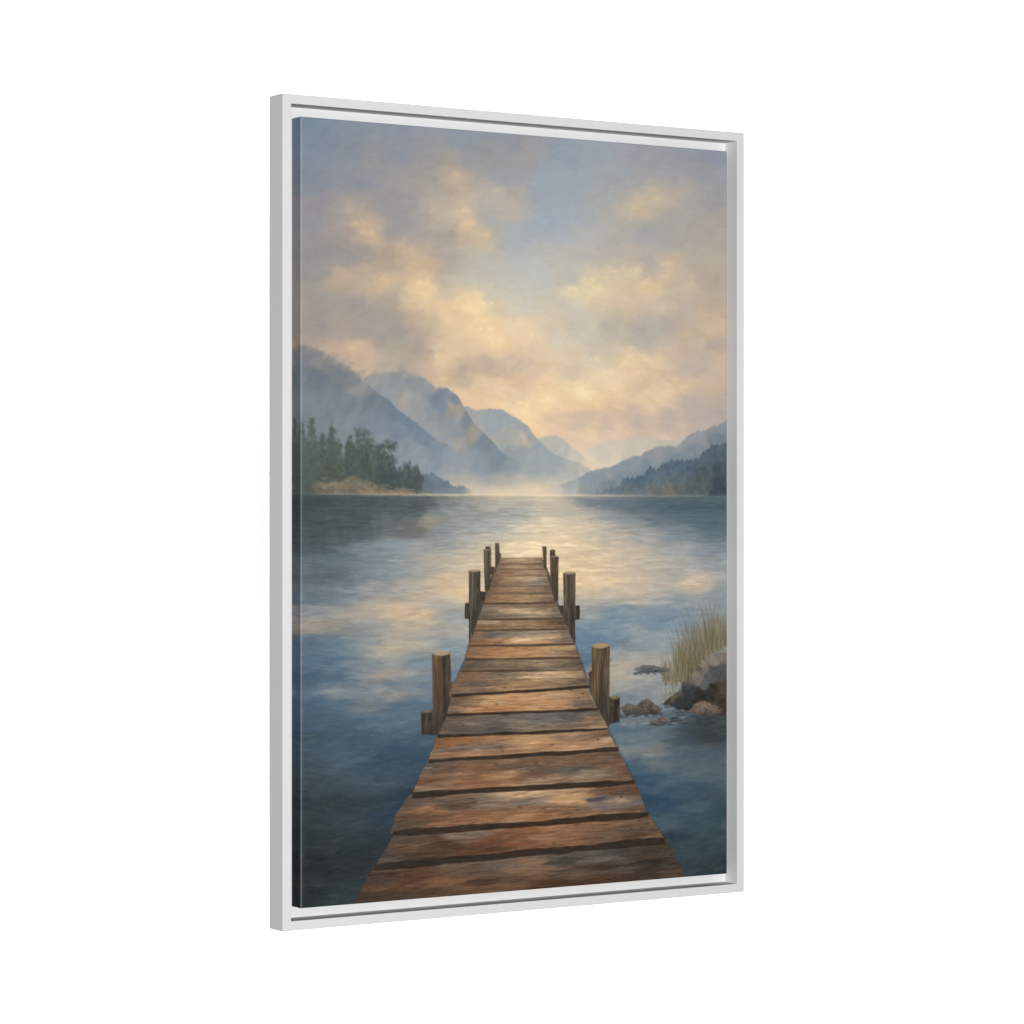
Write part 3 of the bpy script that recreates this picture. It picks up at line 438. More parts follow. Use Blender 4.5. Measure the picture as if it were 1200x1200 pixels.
ROCKS = [([(459.4,642.8),(470.8,637.3),(482.2,637.1),(493.6,639.1),(513.8,642.7),(510.9,645.5),(493.6,646.4),(476.5,647.3)],(120,116,116),(88,90,94)),
([(502.3,685.3),(516.7,675.2),(529.7,668.5),(534.1,676.9),(522.5,686.0),(508.0,687.9)],(110,98,90),(72,64,62)),([(600.1,625.3),(583.9,625.6),
(569.1,632.4),(556.0,639.6),(551.6,647.8),(539.9,652.2),(532.6,660.3),(528.3,672.0),(519.6,678.8),(510.9,685.6),(522.5,693.1),(545.7,696.8),
(616.5,704.9),(616.5,624.5)],(142,130,128),(66,64,70)),([(539.9,697.3),(551.6,687.0),(563.3,683.9),(580.9,689.2),(592.7,700.4),
(575.0,704.1)],(142,122,106),(88,74,66)),([(518.1,695.3),(531.2,693.4),(538.5,697.2),(522.5,697.8)],(128,118,110),(90,84,80)),([(438.1,688.2),
(450.9,683.5),(462.2,686.2),(466.5,695.8),(448.0,699.3)],(122,110,96),(76,72,68)),([(459.4,695.5),(465.1,684.0),(479.3,677.9),(490.8,684.9),
(502.9,692.4),(493.6,698.7),(465.1,698.5)],(126,112,96),(72,68,64)),([(480.8,708.5),(490.8,704.9),(502.3,700.6),(514.4,706.5),(508.0,710.3),
(493.6,711.4)],(118,102,92),(84,76,74))]

# ---------------------------------------------------------------- the printed painting
# Painted in canvas units: x 0..600 to the right, y 0..900 downwards (25 units to the inch).
RES = 1.3
NX, NY = int(600 * RES), int(900 * RES)
rng = np.random.default_rng(7)
X, Y = np.meshgrid((np.arange(NX) + 0.5) / RES, (np.arange(NY) + 0.5) / RES)
X = X.astype(np.float32); Y = Y.astype(np.float32)

def vnoise(x, y, seed):
    g = np.random.default_rng(seed).random((128, 128)).astype(np.float32)
    xi = np.floor(x).astype(int); yi = np.floor(y).astype(int)
    fx = x - xi; fy = y - yi
    fx = fx * fx * (3 - 2 * fx); fy = fy * fy * (3 - 2 * fy)
    a = g[yi % 128, xi % 128]; b_ = g[yi % 128, (xi + 1) % 128]
    c = g[(yi + 1) % 128, xi % 128]; d = g[(yi + 1) % 128, (xi + 1) % 128]
    return (a * (1 - fx) + b_ * fx) * (1 - fy) + (c * (1 - fx) + d * fx) * fy

def fbm(x, y, seed, octaves=4, gain=0.5):
    t = 0; a = 1.0; n = 0
    for k in range(octaves):
        t = t + a * (vnoise(x * 2 ** k + 17.3 * k, y * 2 ** k + 9.1 * k, seed + k) - 0.5)
        n += a; a *= gain
    return t / n * 2          # about -1..1

def field(points, x, y, sx, sy, power=3.0, core=0.12, ids=None, idf=None):
    """smooth colour field through scattered colour notes"""
    acc = np.zeros(x.shape + (3,), np.float32); ws = np.zeros(x.shape, np.float32)
    for (px, py, r, g, b_) in points:
        d = ((x - px) / sx) ** 2 + ((y - py) / sy) ** 2
        w = 1.0 / (d + core) ** power
        if ids is not None:
            w = np.where(ids == idf(px, py), w, w * 0.01)
        ws += w
        acc[..., 0] += w * r; acc[..., 1] += w * g; acc[..., 2] += w * b_
    return acc / ws[..., None]

def upscale(img, step):
    """bilinear enlargement of a half resolution field to the full canvas"""
    h, w = img.shape[:2]
    ys = np.clip((np.arange(NY) + 0.5) / step - 0.5, 0, h - 1.001); xs = np.clip((np.arange(NX) + 0.5) / step - 0.5, 0, w - 1.001)
    y0 = ys.astype(int); x0 = xs.astype(int)
    fy = (ys - y0)[:, None, None].astype(np.float32); fx = (xs - x0)[None, :, None].astype(np.float32)
    y1 = np.minimum(y0 + 1, h - 1); x1 = np.minimum(x0 + 1, w - 1)
    a = img[y0][:, x0]; b_ = img[y0][:, x1]; c = img[y1][:, x0]; d = img[y1][:, x1]
    return (a * (1 - fx) + b_ * fx) * (1 - fy) + (c * (1 - fx) + d * fx) * fy

def band(y0, y1):
    return slice(max(0, int(y0 * RES)), min(NY, int(y1 * RES)))

def mix(base, col, m):
    return base + (col - base) * m[..., None]

def clip01(v):
    return np.clip(v, 0, 1)

def half(points, sx, sy, y0, y1, warp, wx, wy, seed, idf=None, **kw):
    """field at half resolution inside a band, warped by noise, enlarged back"""
    s = band(y0, y1)
    xs = X[s][::2, ::2]; ys = Y[s][::2, ::2]
    dx = warp[0] * fbm(xs / wx, ys / wy, seed, 4, 0.6); dy = warp[1] * fbm(xs / wx, ys / wy, seed + 50, 3, 0.45)
    if idf:
        kw.update(ids=idf(xs, ys), idf=idf)
    f = field(points, xs + dx, ys + dy, sx, sy, **kw)
    h = s.stop - s.start
    yi = np.clip((np.arange(h) - 0.5) / 2, 0, f.shape[0] - 1.001); xi = np.clip((np.arange(NX) - 0.5) / 2, 0, f.shape[1] - 1.001)
    y0_ = yi.astype(int); x0_ = xi.astype(int)
    fy = (yi - y0_)[:, None, None].astype(np.float32); fx = (xi - x0_)[None, :, None].astype(np.float32)
    a = f[y0_][:, x0_]; b_ = f[y0_][:, x0_ + 1]; c = f[y0_ + 1][:, x0_]; d = f[y0_ + 1][:, x0_ + 1]
    return s, (a * (1 - fx) + b_ * fx) * (1 - fy) + (c * (1 - fx) + d * fx) * fy

IMG = np.zeros((NY, NX, 3), np.float32)
HORIZON = 430.0

def calm(f, sat=1.0, tint=(1, 1, 1), violet=0.65):
    """takes violet out of mixed tones, then desaturates and tints them"""
    mg = (f[..., 0] + f[..., 2]) / 2 - f[..., 1] + 1.5
    f = f.copy()
    f[..., 1] += violet * np.clip(mg, 0, 40)
    g_ = f @ np.array([0.3, 0.59, 0.11], np.float32)
    return (g_[..., None] + (f - g_[..., None]) * sat) * np.array(tint, np.float32)

# sky
s, f = half(SKY, 28, 21, 0, 450, (17, 9), 40, 22, 11, power=2.0, core=0.2)
_, fw = half(SKY, 46, 30, 0, 450, (26, 10), 50, 16, 13, power=1.7, core=0.3)
up_ = clip01((230 - Y[s]) / 90)
f = mix(f, fw, 0.3 * up_)
xr = X[s] * 0.9 + Y[s] * 0.35; yr = Y[s] * 0.95 - X[s] * 0.28
wisp = fbm(xr / 34, yr / 9, 15, 5, 0.6)
wisp2 = fbm(xr / 15, yr / 7, 18, 4, 0.6)
warmth = clip01((f[..., 0] - f[..., 2] - 5) / 50)
f = f + (wisp * (3 + 8 * warmth) + wisp2 * (1 + 5 * warmth))[..., None] * np.array([1.0, 0.9, 0.72], np.float32)
IMG[s] = calm(f, 0.97, (1.0, 0.995, 1.0), 0.3)

def ridge_mask(pts, s, soft, rough, seed, grain=0.12):
    xs = [p[0] for p in pts]; ys = [p[1] for p in pts]
    x = X[s]; y = Y[s]
    top = np.interp(x[0], xs, ys).astype(np.float32)[None, :]
    top = top + rough * (1.5 * fbm(x / 15.0, y / 90.0, seed, 3, 0.5) + grain * fbm(x / 3.2, y / 9.0, seed + 7, 2))
    m = clip01((y - top) / soft + 0.5)
    out = (x < xs[0] - 1) | (x > xs[-1] + 1)
    m[out] = 0
    return m

# mountains, back to front
for k, (pts, soft, rough, cols) in enumerate(HILLS):
    y0 = min(p[1] for p in pts) - 6
    s, f = half(cols, 20, 20, y0, HORIZON + 6, (9, 9), 26, 26, 200 + 10 * k)
    m = ridge_mask(pts, s, soft * 1.3, rough * 0.62, 300 + k, 0.15)
    n = fbm(X[s] / 10 + Y[s] / 16, Y[s] / 20 - X[s] / 30, 340 + k, 4, 0.6)
    f = f + (n * 7)[..., None]
    # rock faces: streaks that run down the slope, warmer where they catch the sky
    xr = X[s] * 0.62 + Y[s] * 0.42; yr = Y[s] * 0.5 - X[s] * 0.75
    crag = fbm(xr / 11, yr / 26, 360 + k, 4, 0.6)
    low = clip01((Y[s] - 300) / 110)
    f = f + (crag * (9 - 6 * low) * (0.3, 0.4, 0.8, 1.0, 0.7)[k])[..., None] * np.array([1.0, 0.93, 0.8], np.float32)
    f = calm(f, 0.85, (1.0, 1.01, 1.0))
    if k == len(HILLS) - 1 or k == len(HILLS) - 2:
        ends = pts[-1][0]
        m = m * clip01((ends + 6 - X[s]) / 34.0)
    IMG[s] = mix(IMG[s], f, m)

# low mist over the water
s, f = half(MIST, 30, 16, 370, HORIZON + 4, (8, 5), 30, 14, 420)
x = X[s]; y = Y[s]
lo = np.interp(x[0], [0, 130, 165, 200, 250, 300, 345, 400, 460, 600], [460, 440, 398, 394, 404, 400, 404, 414, 444, 460]).astype(np.float32)[None, :]
m = clip01((y + 9 * fbm(x / 26, y / 12, 431, 4) - lo) / 22.0) * 0.85
IMG[s] = mix(IMG[s], f, m)

# far bank on the right, its dark trees, small far trees on the left
for k, (pts, cols) in enumerate((FAR_BANK, BANK_TREES, FAR_TREES)):
    y0 = min(p[1] for p in pts) - 8
    s, f = half(cols, 15, 12, y0, HORIZON + 2, (6, 4), 12, 10, 500 + 10 * k)
    m = ridge_mask(pts, s, (2.6, 3.4, 3.0)[k], (2.4, 4.5, 3.0)[k], 540 + k, (0.5, 0.9, 0.9)[k])
    if k == 2:
        m = m * clip01((pts[-1][0] - X[s]) / 14.0)
    if k == 0:
        m = m * clip01((X[s] - pts[0][0]) / 40.0)
    if k == 1:
        m = m * clip01((X[s] - pts[0][0]) / 26.0)
        f = f + (fbm(X[s] / 3.0, Y[s] / 3.5, 590, 3) * 9)[..., None]
    if k == 2:
        f = f + (fbm(X[s] / 3, Y[s] / 6, 560, 3) * 6)[..., None]
    else:
        f = f + (fbm(X[s] / 6, Y[s] / 6, 560 + k, 4) * (6, 9)[k])[..., None]
    f = calm(f, 0.85, (1.0, 1.01, 1.0))
    IMG[s] = mix(IMG[s], f, m)

# ------------------------------------------------ dabs and strokes
def dab(cx, cy, rx, ry, ang, col, alpha, soft=0.35, bristle=0.0, seed=0):
    r = max(rx, ry) + 1.5
    x0 = max(0, int((cx - r) * RES)); x1 = min(NX, int((cx + r) * RES) + 1)
    y0 = max(0, int((cy - r) * RES)); y1 = min(NY, int((cy + r) * RES) + 1)
    if x0 >= x1 or y0 >= y1:
        return
    xx = X[y0:y1, x0:x1] - cx; yy = Y[y0:y1, x0:x1] - cy
    ca, sa = math.cos(ang), math.sin(ang)
    u = (xx * ca + yy * sa) / rx; v = (-xx * sa + yy * ca) / ry
    d = np.sqrt(u * u + v * v)
    m = clip01((1 - d) / soft) * alpha
    if bristle:
        m = m * (1 - bristle * (0.5 + 0.5 * np.sin(v * 7.0 + seed)))
    IMG[y0:y1, x0:x1] += (np.asarray(col, np.float32) - IMG[y0:y1, x0:x1]) * m[..., None]

# soft dark foliage mass of the left shore, under the single trees
s = band(330, HORIZON + 2)
x = X[s]; y = Y[s]
txs = sorted([(t[0], t[1], t[2]) for t in TREES])
m = np.zeros_like(x)
gm = np.random.default_rng(77)
for (ax, ay, hw) in txs:
    k = 0.55 if ax < 180 else 0.3
    e = ((x - ax + 2.5 * fbm(x / 7, y / 7, 611, 3)) / (hw * (0.62 + 0.5 * clip01((y - ay) / 60)))) ** 2
    e = clip01(1.25 - e) * clip01((y - ay - 3 + 4 * fbm(x / 5, y / 6, 612, 3)) / 12.0)
    m = np.maximum(m, e * clip01((y - ay - 16) / 14.0))
for (ax, ay, hw, base, kind, *_c) in TREES:
    for i in range(16 if kind == 'd' else 14):      # leaf clumps that give each crown its outline
        t_ = gm.random() ** 0.8
        cy_ = ay + 4 + t_ * 0.62 * (base - ay)
        spread = hw * (0.55 + 0.5 * math.sin(min(1, t_ + 0.25) * 2.6)) if kind == 'd' else hw * (0.16 + 0.65 * t_)
        cx_ = ax + spread * (gm.random() * 2 - 1)
        r0_ = (3.2 + 0.16 * hw) * (0.6 + 0.7 * gm.random()) if kind == 'd' else (3.2 + 3.4 * t_)
        m = np.maximum(m, 0.95 * clip01(1.35 - np.sqrt(((x - cx_) / r0_) ** 2 + ((y - cy_) / (r0_ * 0.8)) ** 2) + 0.5 * fbm(x / 2.6, y / 2.6, 619, 2)))
tone = np.array([76, 86, 84], np.float32) + (fbm(x / 9, y / 12, 613, 4) * 11)[..., None] + (clip01(1 - (y - 350) / 70.0) * 14)[..., None] + (clip01((40 - x) / 40) * 4)[..., None]
IMG[s] = mix(IMG[s], tone, clip01(m) * 0.93)

# near trees on the left shore, made of many small dabs
def tree(ax, ay, hw, base, kind, col, gr):
    h = base - ay
    n = int(60 + hw * h * 0.22)
    for i in range(n):
        t = gr.random() ** 0.8
        yy = ay + t * h
        if kind == 'c':
            w = hw * (0.20 + 0.9 * t) * (0.8 + 0.25 * math.sin(t * 17 + ax))
        else:
            w = hw * (0.35 + 0.65 * math.sin(min(1.0, t * 1.25 + 0.15) * math.pi * 0.62)) * (0.8 + 0.3 * math.sin(t * 13 + ax))
        xx = ax + w * (gr.random() * 2 - 1) * 0.95
        j = gr.normal(0, 5)
        lift = 12 * (1 - t) if gr.random() < 0.4 else 0
        c = (col[0] + j + lift, col[1] + j + lift * 1.05, col[2] + j + lift * 0.55)
        dab(xx, yy, 1.4 + 3.0 * gr.random(), 1.2 + 2.2 * gr.random(), gr.normal(0.2, 0.8), c, 0.5 if t > .15 else 0.38, 0.85)

gt = np.random.default_rng(21)
for (ax, ay, hw, base, kind, r_, g_, b_) in sorted(TREES, key=lambda q: -q[2] * 0 + q[0] * 0 + q[1]):
    tree(ax, ay, hw, base, kind, (r_, g_, b_), gt)

# warm bank under them
s, f = half(SHORE, 12, 7, 395, HORIZON + 3, (6, 3), 10, 6, 640)
m = ridge_mask(SHORELINE, s, 4.0, 4.0, 650)
xm = clip01((X[s] - 8) / 18)
IMG[s] = mix(IMG[s], calm(f, 0.8, (0.93, 0.95, 0.95)) + (fbm(X[s] / 4, Y[s] / 2.5, 655, 4, 0.65) * 20)[..., None], m * (0.3 + 0.55 * xm))
for i in range(90):
    xx = 25 + 150 * gt.random(); yy = HORIZON - 3 - gt.random() * 16 * clip01((175 - xx) / 120)
    c = [(138, 120, 98), (104, 104, 86), (156, 130, 108), (84, 90, 82), (92, 96, 84)][gt.integers(5)]
    dab(xx, yy, 2 + 3 * gt.random(), 0.8 + gt.random(), gt.normal(0.1, 0.3), c, 0.5, 0.7)

# water
s, f = half(WATER, 32, 13, HORIZON - 2, 900, (26, 5.0), 30, 4.2, 701, power=1.9, core=0.2)
_, fw = half(WATER, 60, 15, HORIZON - 2, 900, (34, 5), 34, 3.4, 703, power=1.7, core=0.3)
f = mix(f, fw, np.full(X[s].shape, 0.4, np.float32))
x = X[s]; y = Y[s]
near = clip01((y - HORIZON) / 450)
vv = 70 * np.log1p(np.maximum(y - HORIZON, 0) / 60)
rip = fbm(x / 21, vv / 1.5, 720, 4, 0.65)
rip = np.sign(rip) * np.abs(rip) ** 0.8
rip = rip * (0.5 + clip01(0.6 + fbm(x / 50, y / 14, 725, 3)))
big = fbm(x / 46, y / 11, 730, 4, 0.6)
f = f + (rip * (6 + 8 * clip01((f[..., 0] - 70) / 70)) + big * 4)[..., None] * np.array([1.0, 0.95, 0.85], np.float32)
f = calm(f, 0.88, (1.0, 1.0, 0.98))
glow = np.exp(-((x - 335 - 14 * fbm(x / 60, vv / 3, 781, 2)) / 105) ** 2) * clip01((y - HORIZON - 6) / 30) * clip01((640 - y) / 120)
f = f + (glow * (8 + 14 * clip01(rip * 1.5)))[..., None] * np.array([1.0, 0.8, 0.42], np.float32)
deep = clip01((y - 760) / 140) * clip01((330 - x) / 200)
f = f * (1 - 0.10 * deep)[..., None]
# broken upright reflections of the shore trees
tl = sorted((t[0], t[1]) for t in TREES)
hx = np.interp(x + 7 * fbm(x / 18, vv / 1.2, 760, 3, 0.6), [0, 30, 60, 110, 150, 175, 190, 235, 600], [96, 92, 80, 74, 62, 40, 22, 8, 0]).astype(np.float32)
hx = hx * (0.85 + 0.5 * fbm(x / 14, y / 40, 765, 3, 0.5)) * 0.72
rf = clip01((hx - (y - HORIZON)) / 16.0) * (0.55 + 0.5 * fbm(x / 8, y / 60, 768, 3, 0.6))
f = mix(f, np.array([66, 78, 80], np.float32) + (rip * 7)[..., None], clip01(rf) * 0.75)
IMG[s] = mix(IMG[s], f, clip01((y - HORIZON) / 1.6 + 0.5))

# light line along the far shore
x = X[band(HORIZON - 4, HORIZON + 4)]; y = Y[band(HORIZON - 4, HORIZON + 4)]
amp = np.interp(x[0], [0, 60, 90, 180, 250, 330, 430, 470, 600], [0.05, 0.25, 0.5, 0.75, 0.85, 1.0, 0.85, 0.35, 0.15]).astype(np.float32)[None, :]
m = 0.8 * np.exp(-((y - HORIZON + 0.2) / 1.5) ** 2) * amp * (0.75 + 0.5 * fbm(x / 20, y / 3, 741, 3))
s = band(HORIZON - 4, HORIZON + 4)
IMG[s] = mix(IMG[s], np.array([244, 220, 184], np.float32), clip01(m) * np.ones_like(x))

# painterly stroke pass over sky, hills and water
BASE = IMG.copy()
gs = np.random.default_rng(5)
def stroke_pass(n, y0, y1, lx, ly, ang_m, ang_s, jit, alpha, bristle=0.35):
    for i in range(n):
        cx = gs.random() * 600; cy = y0 + gs.random() * (y1 - y0)
        c = BASE[min(NY - 1, int(cy * RES)), min(NX - 1, int(cx * RES))] + gs.normal(0, jit) + gs.normal(0, jit * 0.35, 3)
        k = 0.6 + 0.8 * gs.random()
        dab(cx, cy, lx * k, ly * k, gs.normal(ang_m, ang_s), c, alpha, 0.6, bristle, gs.random() * 6)
stroke_pass(5200, 0, 300, 15, 5.0, -0.3, 0.5, 2.6, 0.5)
# sunlit cloud heads: small loaded dabs, brightest along their upper edge
for (cx, cy, rr, r_, g_, b_) in PUFFS:
    for i in range(int(5 + rr * 1.6)):
        a_ = gs.random() * 2 * math.pi; q_ = gs.random() ** 0.6 * rr
        px_, py_ = cx + 1.5 * q_ * math.cos(a_), cy + 0.7 * q_ * math.sin(a_)
        up = 6 if math.sin(a_) < 0 else -8
        dab(px_, py_, 2.5 + 4.5 * gs.random(), 1.5 + 2.2 * gs.random(), gs.normal(-0.3, 0.6), (r_ + up, g_ + up, b_ + up * 0.7), 0.32, 0.8, 0.2, gs.random() * 6)
stroke_pass(3200, 262, HORIZON - 4, 4.2, 1.5, 0.3, 0.6, 2.0, 0.4)
stroke_pass(6500, HORIZON + 3, 640, 8, 0.9, 0.0, 0.06, 8.0, 0.5)
stroke_pass(7000, 560, 900, 10, 1.5, -0.04, 0.16, 6.0, 0.5)
# glints on the warm part of the water
for i in range(420):
    cx = gs.normal(330, 120); cy = HORIZON + 20 + gs.random() ** 0.8 * 260
    if not (2 < cx < 598):
        continue
    b0 = BASE[min(NY - 1, int(cy * RES)), min(NX - 1, int(cx * RES))]
    warm = float(b0[0] - b0[2])
    if warm < 8:
        continue
    dab(cx, cy, 4 + 9 * gs.random(), 0.7 + 0.5 * gs.random(), gs.normal(0, 0.04), b0 + np.array([16, 13, 6]) * (0.4 + gs.random()), 0.6, 0.7)

# broken pale and dark ripples on the blue water
for i in range(900):
    cx = 600 * gs.random(); cy = HORIZON + 70 + 380 * gs.random() ** 1.1
    k = (cy - HORIZON) / 450
    b0 = BASE[min(NY - 1, int(cy * RES)), min(NX - 1, int(cx * RES))]
    lift_ = gs.normal(4, 13) * (1.1 - 0.6 * k)
    dab(cx, cy, (3 + 9 * gs.random()) * (0.8 + 0.5 * k), 0.6 + 0.7 * k, gs.normal(-0.02, 0.09), b0 + np.array([1.0, 0.95, 0.8]) * lift_, 0.6, 0.7)
# warm mist lying on the far water
s = band(HORIZON - 26, HORIZON + 16)
x = X[s]; y = Y[s]
m = np.exp(-((x - 300) / 95) ** 2) * np.exp(-((y - HORIZON + 3) / 9.0) ** 2) * 0.42
IMG[s] = mix(IMG[s], np.array([240, 216, 180], np.float32), m)

# ------------------------------------------------ polygons
def poly_window(pts, pad=3):
    xs = [p[0] for p in pts]; ys = [p[1] for p in pts]
    return (slice(max(0, int((min(ys) - pad) * RES)), min(NY, int((max(ys) + pad) * RES) + 1)),
            slice(max(0, int((min(xs) - pad) * RES)), min(NX, int((max(xs) + pad) * RES) + 1)))

def poly_dist(pts, x, y):
    """signed distance, positive inside"""
    inside = np.zeros(x.shape, bool); d = np.full(x.shape, 1e9, np.float32)
    n = len(pts)
    for i in range(n):
        ax, ay = pts[i]; bx, by = pts[(i + 1) % n]
        ex, ey = bx - ax, by - ay
        t = np.clip(((x - ax) * ex + (y - ay) * ey) / (ex * ex + ey * ey + 1e-9), 0, 1)
        d = np.minimum(d, (x - ax - t * ex) ** 2 + (y - ay - t * ey) ** 2)
        if ay != by:
            c = ((ay > y) != (by > y)) & (x < ex * (y - ay) / (by - ay) + ax)
            inside ^= c
    d = np.sqrt(d)
    return np.where(inside, d, -d)

# ------------------------------------------------ reeds behind, rocks, reeds in front
gg = np.random.default_rng(33)
def blade(bx, by, h, lean, col, wid, alpha):
    n = max(6, int(h / 1.6))
    for k in range(n):
        t = k / n
        xx = bx + lean * t * t * h * 0.5 + lean * 2 * t; yy = by - h * t
        dab(xx, yy, wid * (1 - 0.8 * t) + 0.35, 1.7, 0.0, col, alpha * (1 - 0.45 * t), 0.9)

REED = [(116, 106, 76), (138, 126, 94), (92, 88, 66), (158, 144, 112), (112, 106, 84), (132, 116, 82), (80, 76, 60)]
def reeds(n, x0, x1, base_at, h_at, a=0.42):
    for i in range(n):
        bx = x0 + (x1 - x0) * gg.random()
        by = base_at(bx) + gg.normal(0, 3)
        h = h_at(bx) * (0.35 + 0.85 * gg.random() ** 1.3)
        c = np.array(REED[gg.integers(len(REED))]) + gg.normal(0, 6)
        blade(bx, by, h, gg.normal(-0.05, 0.42), c, 0.55 + 0.8 * gg.random() ** 2, a * (0.5 + 0.8 * gg.random()))

# soft haze of dry stems, then single blades
for i in range(620):
    bx = 522 + 78 * gg.random(); t = gg.random()
    base = float(np.interp(bx, [508, 540, 560, 600], [660, 652, 634, 612])); top = float(np.interp(bx, [508, 530, 560, 600], [634, 606, 584, 574]))
    dab(bx, base + (top - base) * t, 1.4, 7, gg.normal(0, 0.15), (98 + 42 * t, 92 + 40 * t, 62 + 50 * t), 0.46 * (1 - 0.6 * t), 0.9)
base_f = lambda x_: float(np.interp(x_, [495, 515, 535, 552, 571, 600], [656, 660, 655, 645, 624, 612]))
high_f = lambda x_: float(np.interp(x_, [495, 515, 530, 545, 560, 580, 600], [26, 38, 62, 72, 62, 50, 38]))
reeds(330, 504, 600, base_f, high_f, 0.58)

for k, (pts, lc, dc) in enumerate(ROCKS):
    ws = poly_window(pts, 6)
    x = X[ws]; y = Y[ws]
    wobx = 1.6 * fbm(x / 7, y / 7, 900 + k, 3); woby = 1.6 * fbm(x / 7, y / 7, 930 + k, 3)
    d = poly_dist(pts, x + wobx, y + woby)
    ymin = min(p[1] for p in pts); ymax = max(p[1] for p in pts)
    if k == 2:
        cols = field(ROCK_TONES, x + 3 * fbm(x / 9, y / 9, 960, 3), y + 3 * fbm(x / 9, y / 9, 961, 3), 10, 8, power=3.0)
        cols = calm(cols, 0.75, (0.88, 0.87, 0.85)) + (fbm(x / 4, y / 3, 965, 4, 0.6) * 14)[..., None]
    else:
        t = clip01((y - ymin) / max(1, ymax - ymin) * 1.1 + 0.55 * fbm(x / 7, y / 6, 970 + k, 3) - 0.1)
        cols = np.array(lc, np.float32) * (1 - t[..., None]) + np.array(dc, np.float32) * t[..., None]
        cols = cols * 0.9 + (fbm(x / 3, y / 2, 980 + k, 2) * 11)[..., None]
    # dark broken reflection under the stone
    IMG[ws] = mix(IMG[ws], cols, clip01(d / 2.0 + 0.5))
    xs_ = [p[0] for p in pts]
    for i in range(int((max(xs_) - min(xs_)) * 0.7)):      # facets and water edge
        qx = min(xs_) + (max(xs_) - min(xs_)) * gg.random()
        if k != 2:
            dab(qx, ymin + (ymax - ymin) * (0.15 + 0.5 * gg.random()), 2.5, 1.2, gg.normal(-0.4, 0.5), np.array(lc) + gg.normal(8, 9), 0.4, 0.8)
            dab(qx, ymax - 1 + gg.normal(0, 1.6), 4.5, 1.3, 0.0, np.array([62, 70, 76]) + gg.normal(0, 6), 0.5, 0.8)
        elif qx < 600:
            dab(qx, ymax + 2 + gg.normal(0, 3), 7, 1.8, 0.0, np.array([58, 62, 64]) + gg.normal(0, 6), 0.45, 0.8)
reeds(70, 498, 552, lambda x_: float(np.interp(x_, [498, 515, 552], [654, 662, 654])), lambda x_: float(np.interp(x_, [498, 515, 535, 552], [24, 34, 56, 66])), 0.45)
reeds(60, 552, 600, lambda x_: float(np.interp(x_, [552, 570, 600], [645, 626, 612])), lambda x_: float(np.interp(x_, [552, 600], [62, 40])), 0.4)
for i in range(24):       # mirrored stubs of the reeds in the water
    bx = 500 + 34 * gg.random()
    blade(bx, 672 + gg.normal(0, 4) + 14 * gg.random(), 12 + 10 * gg.random(), gg.normal(-0.3, 0.2), (100, 98, 68), 0.8, 0.35)
for i in range(26):       # pale water edge along the small stones
    bx = 440 + 100 * gg.random()
    dab(bx, 706 + gg.normal(0, 3) + (bx - 440) * 0.02, 3 + 5 * gg.random(), 0.7, 0, (176, 168, 154), 0.45, 0.7)

# dark underside seen along both edges of the dock
s = band(DOCK_LEFT[0][1] + 4, 900)
x = X[s]; y = Y[s]
for pts_, sg in ((DOCK_LEFT, -1), (DOCK_RIGHT, 1)):
    e = np.interp(y[:, 0], [p[1] for p in pts_], [p[0] for p in pts_]).astype(np.float32)[:, None]
    wd = 1.6 + 2.8 * clip01((585 - y) / 25) + 0.9 * clip01((y - 515) / 385) * (0.8 + 1.6 * fbm(x / 30, y / 9, 1400 + sg, 3))
    o = (x - e) * sg
    IMG[s] = mix(IMG[s], np.array([52, 50, 50], np.float32), clip01((wd - o) / 1.8) * (o > -3) * (0.75 - 0.45 * clip01((y - 560) / 150)))

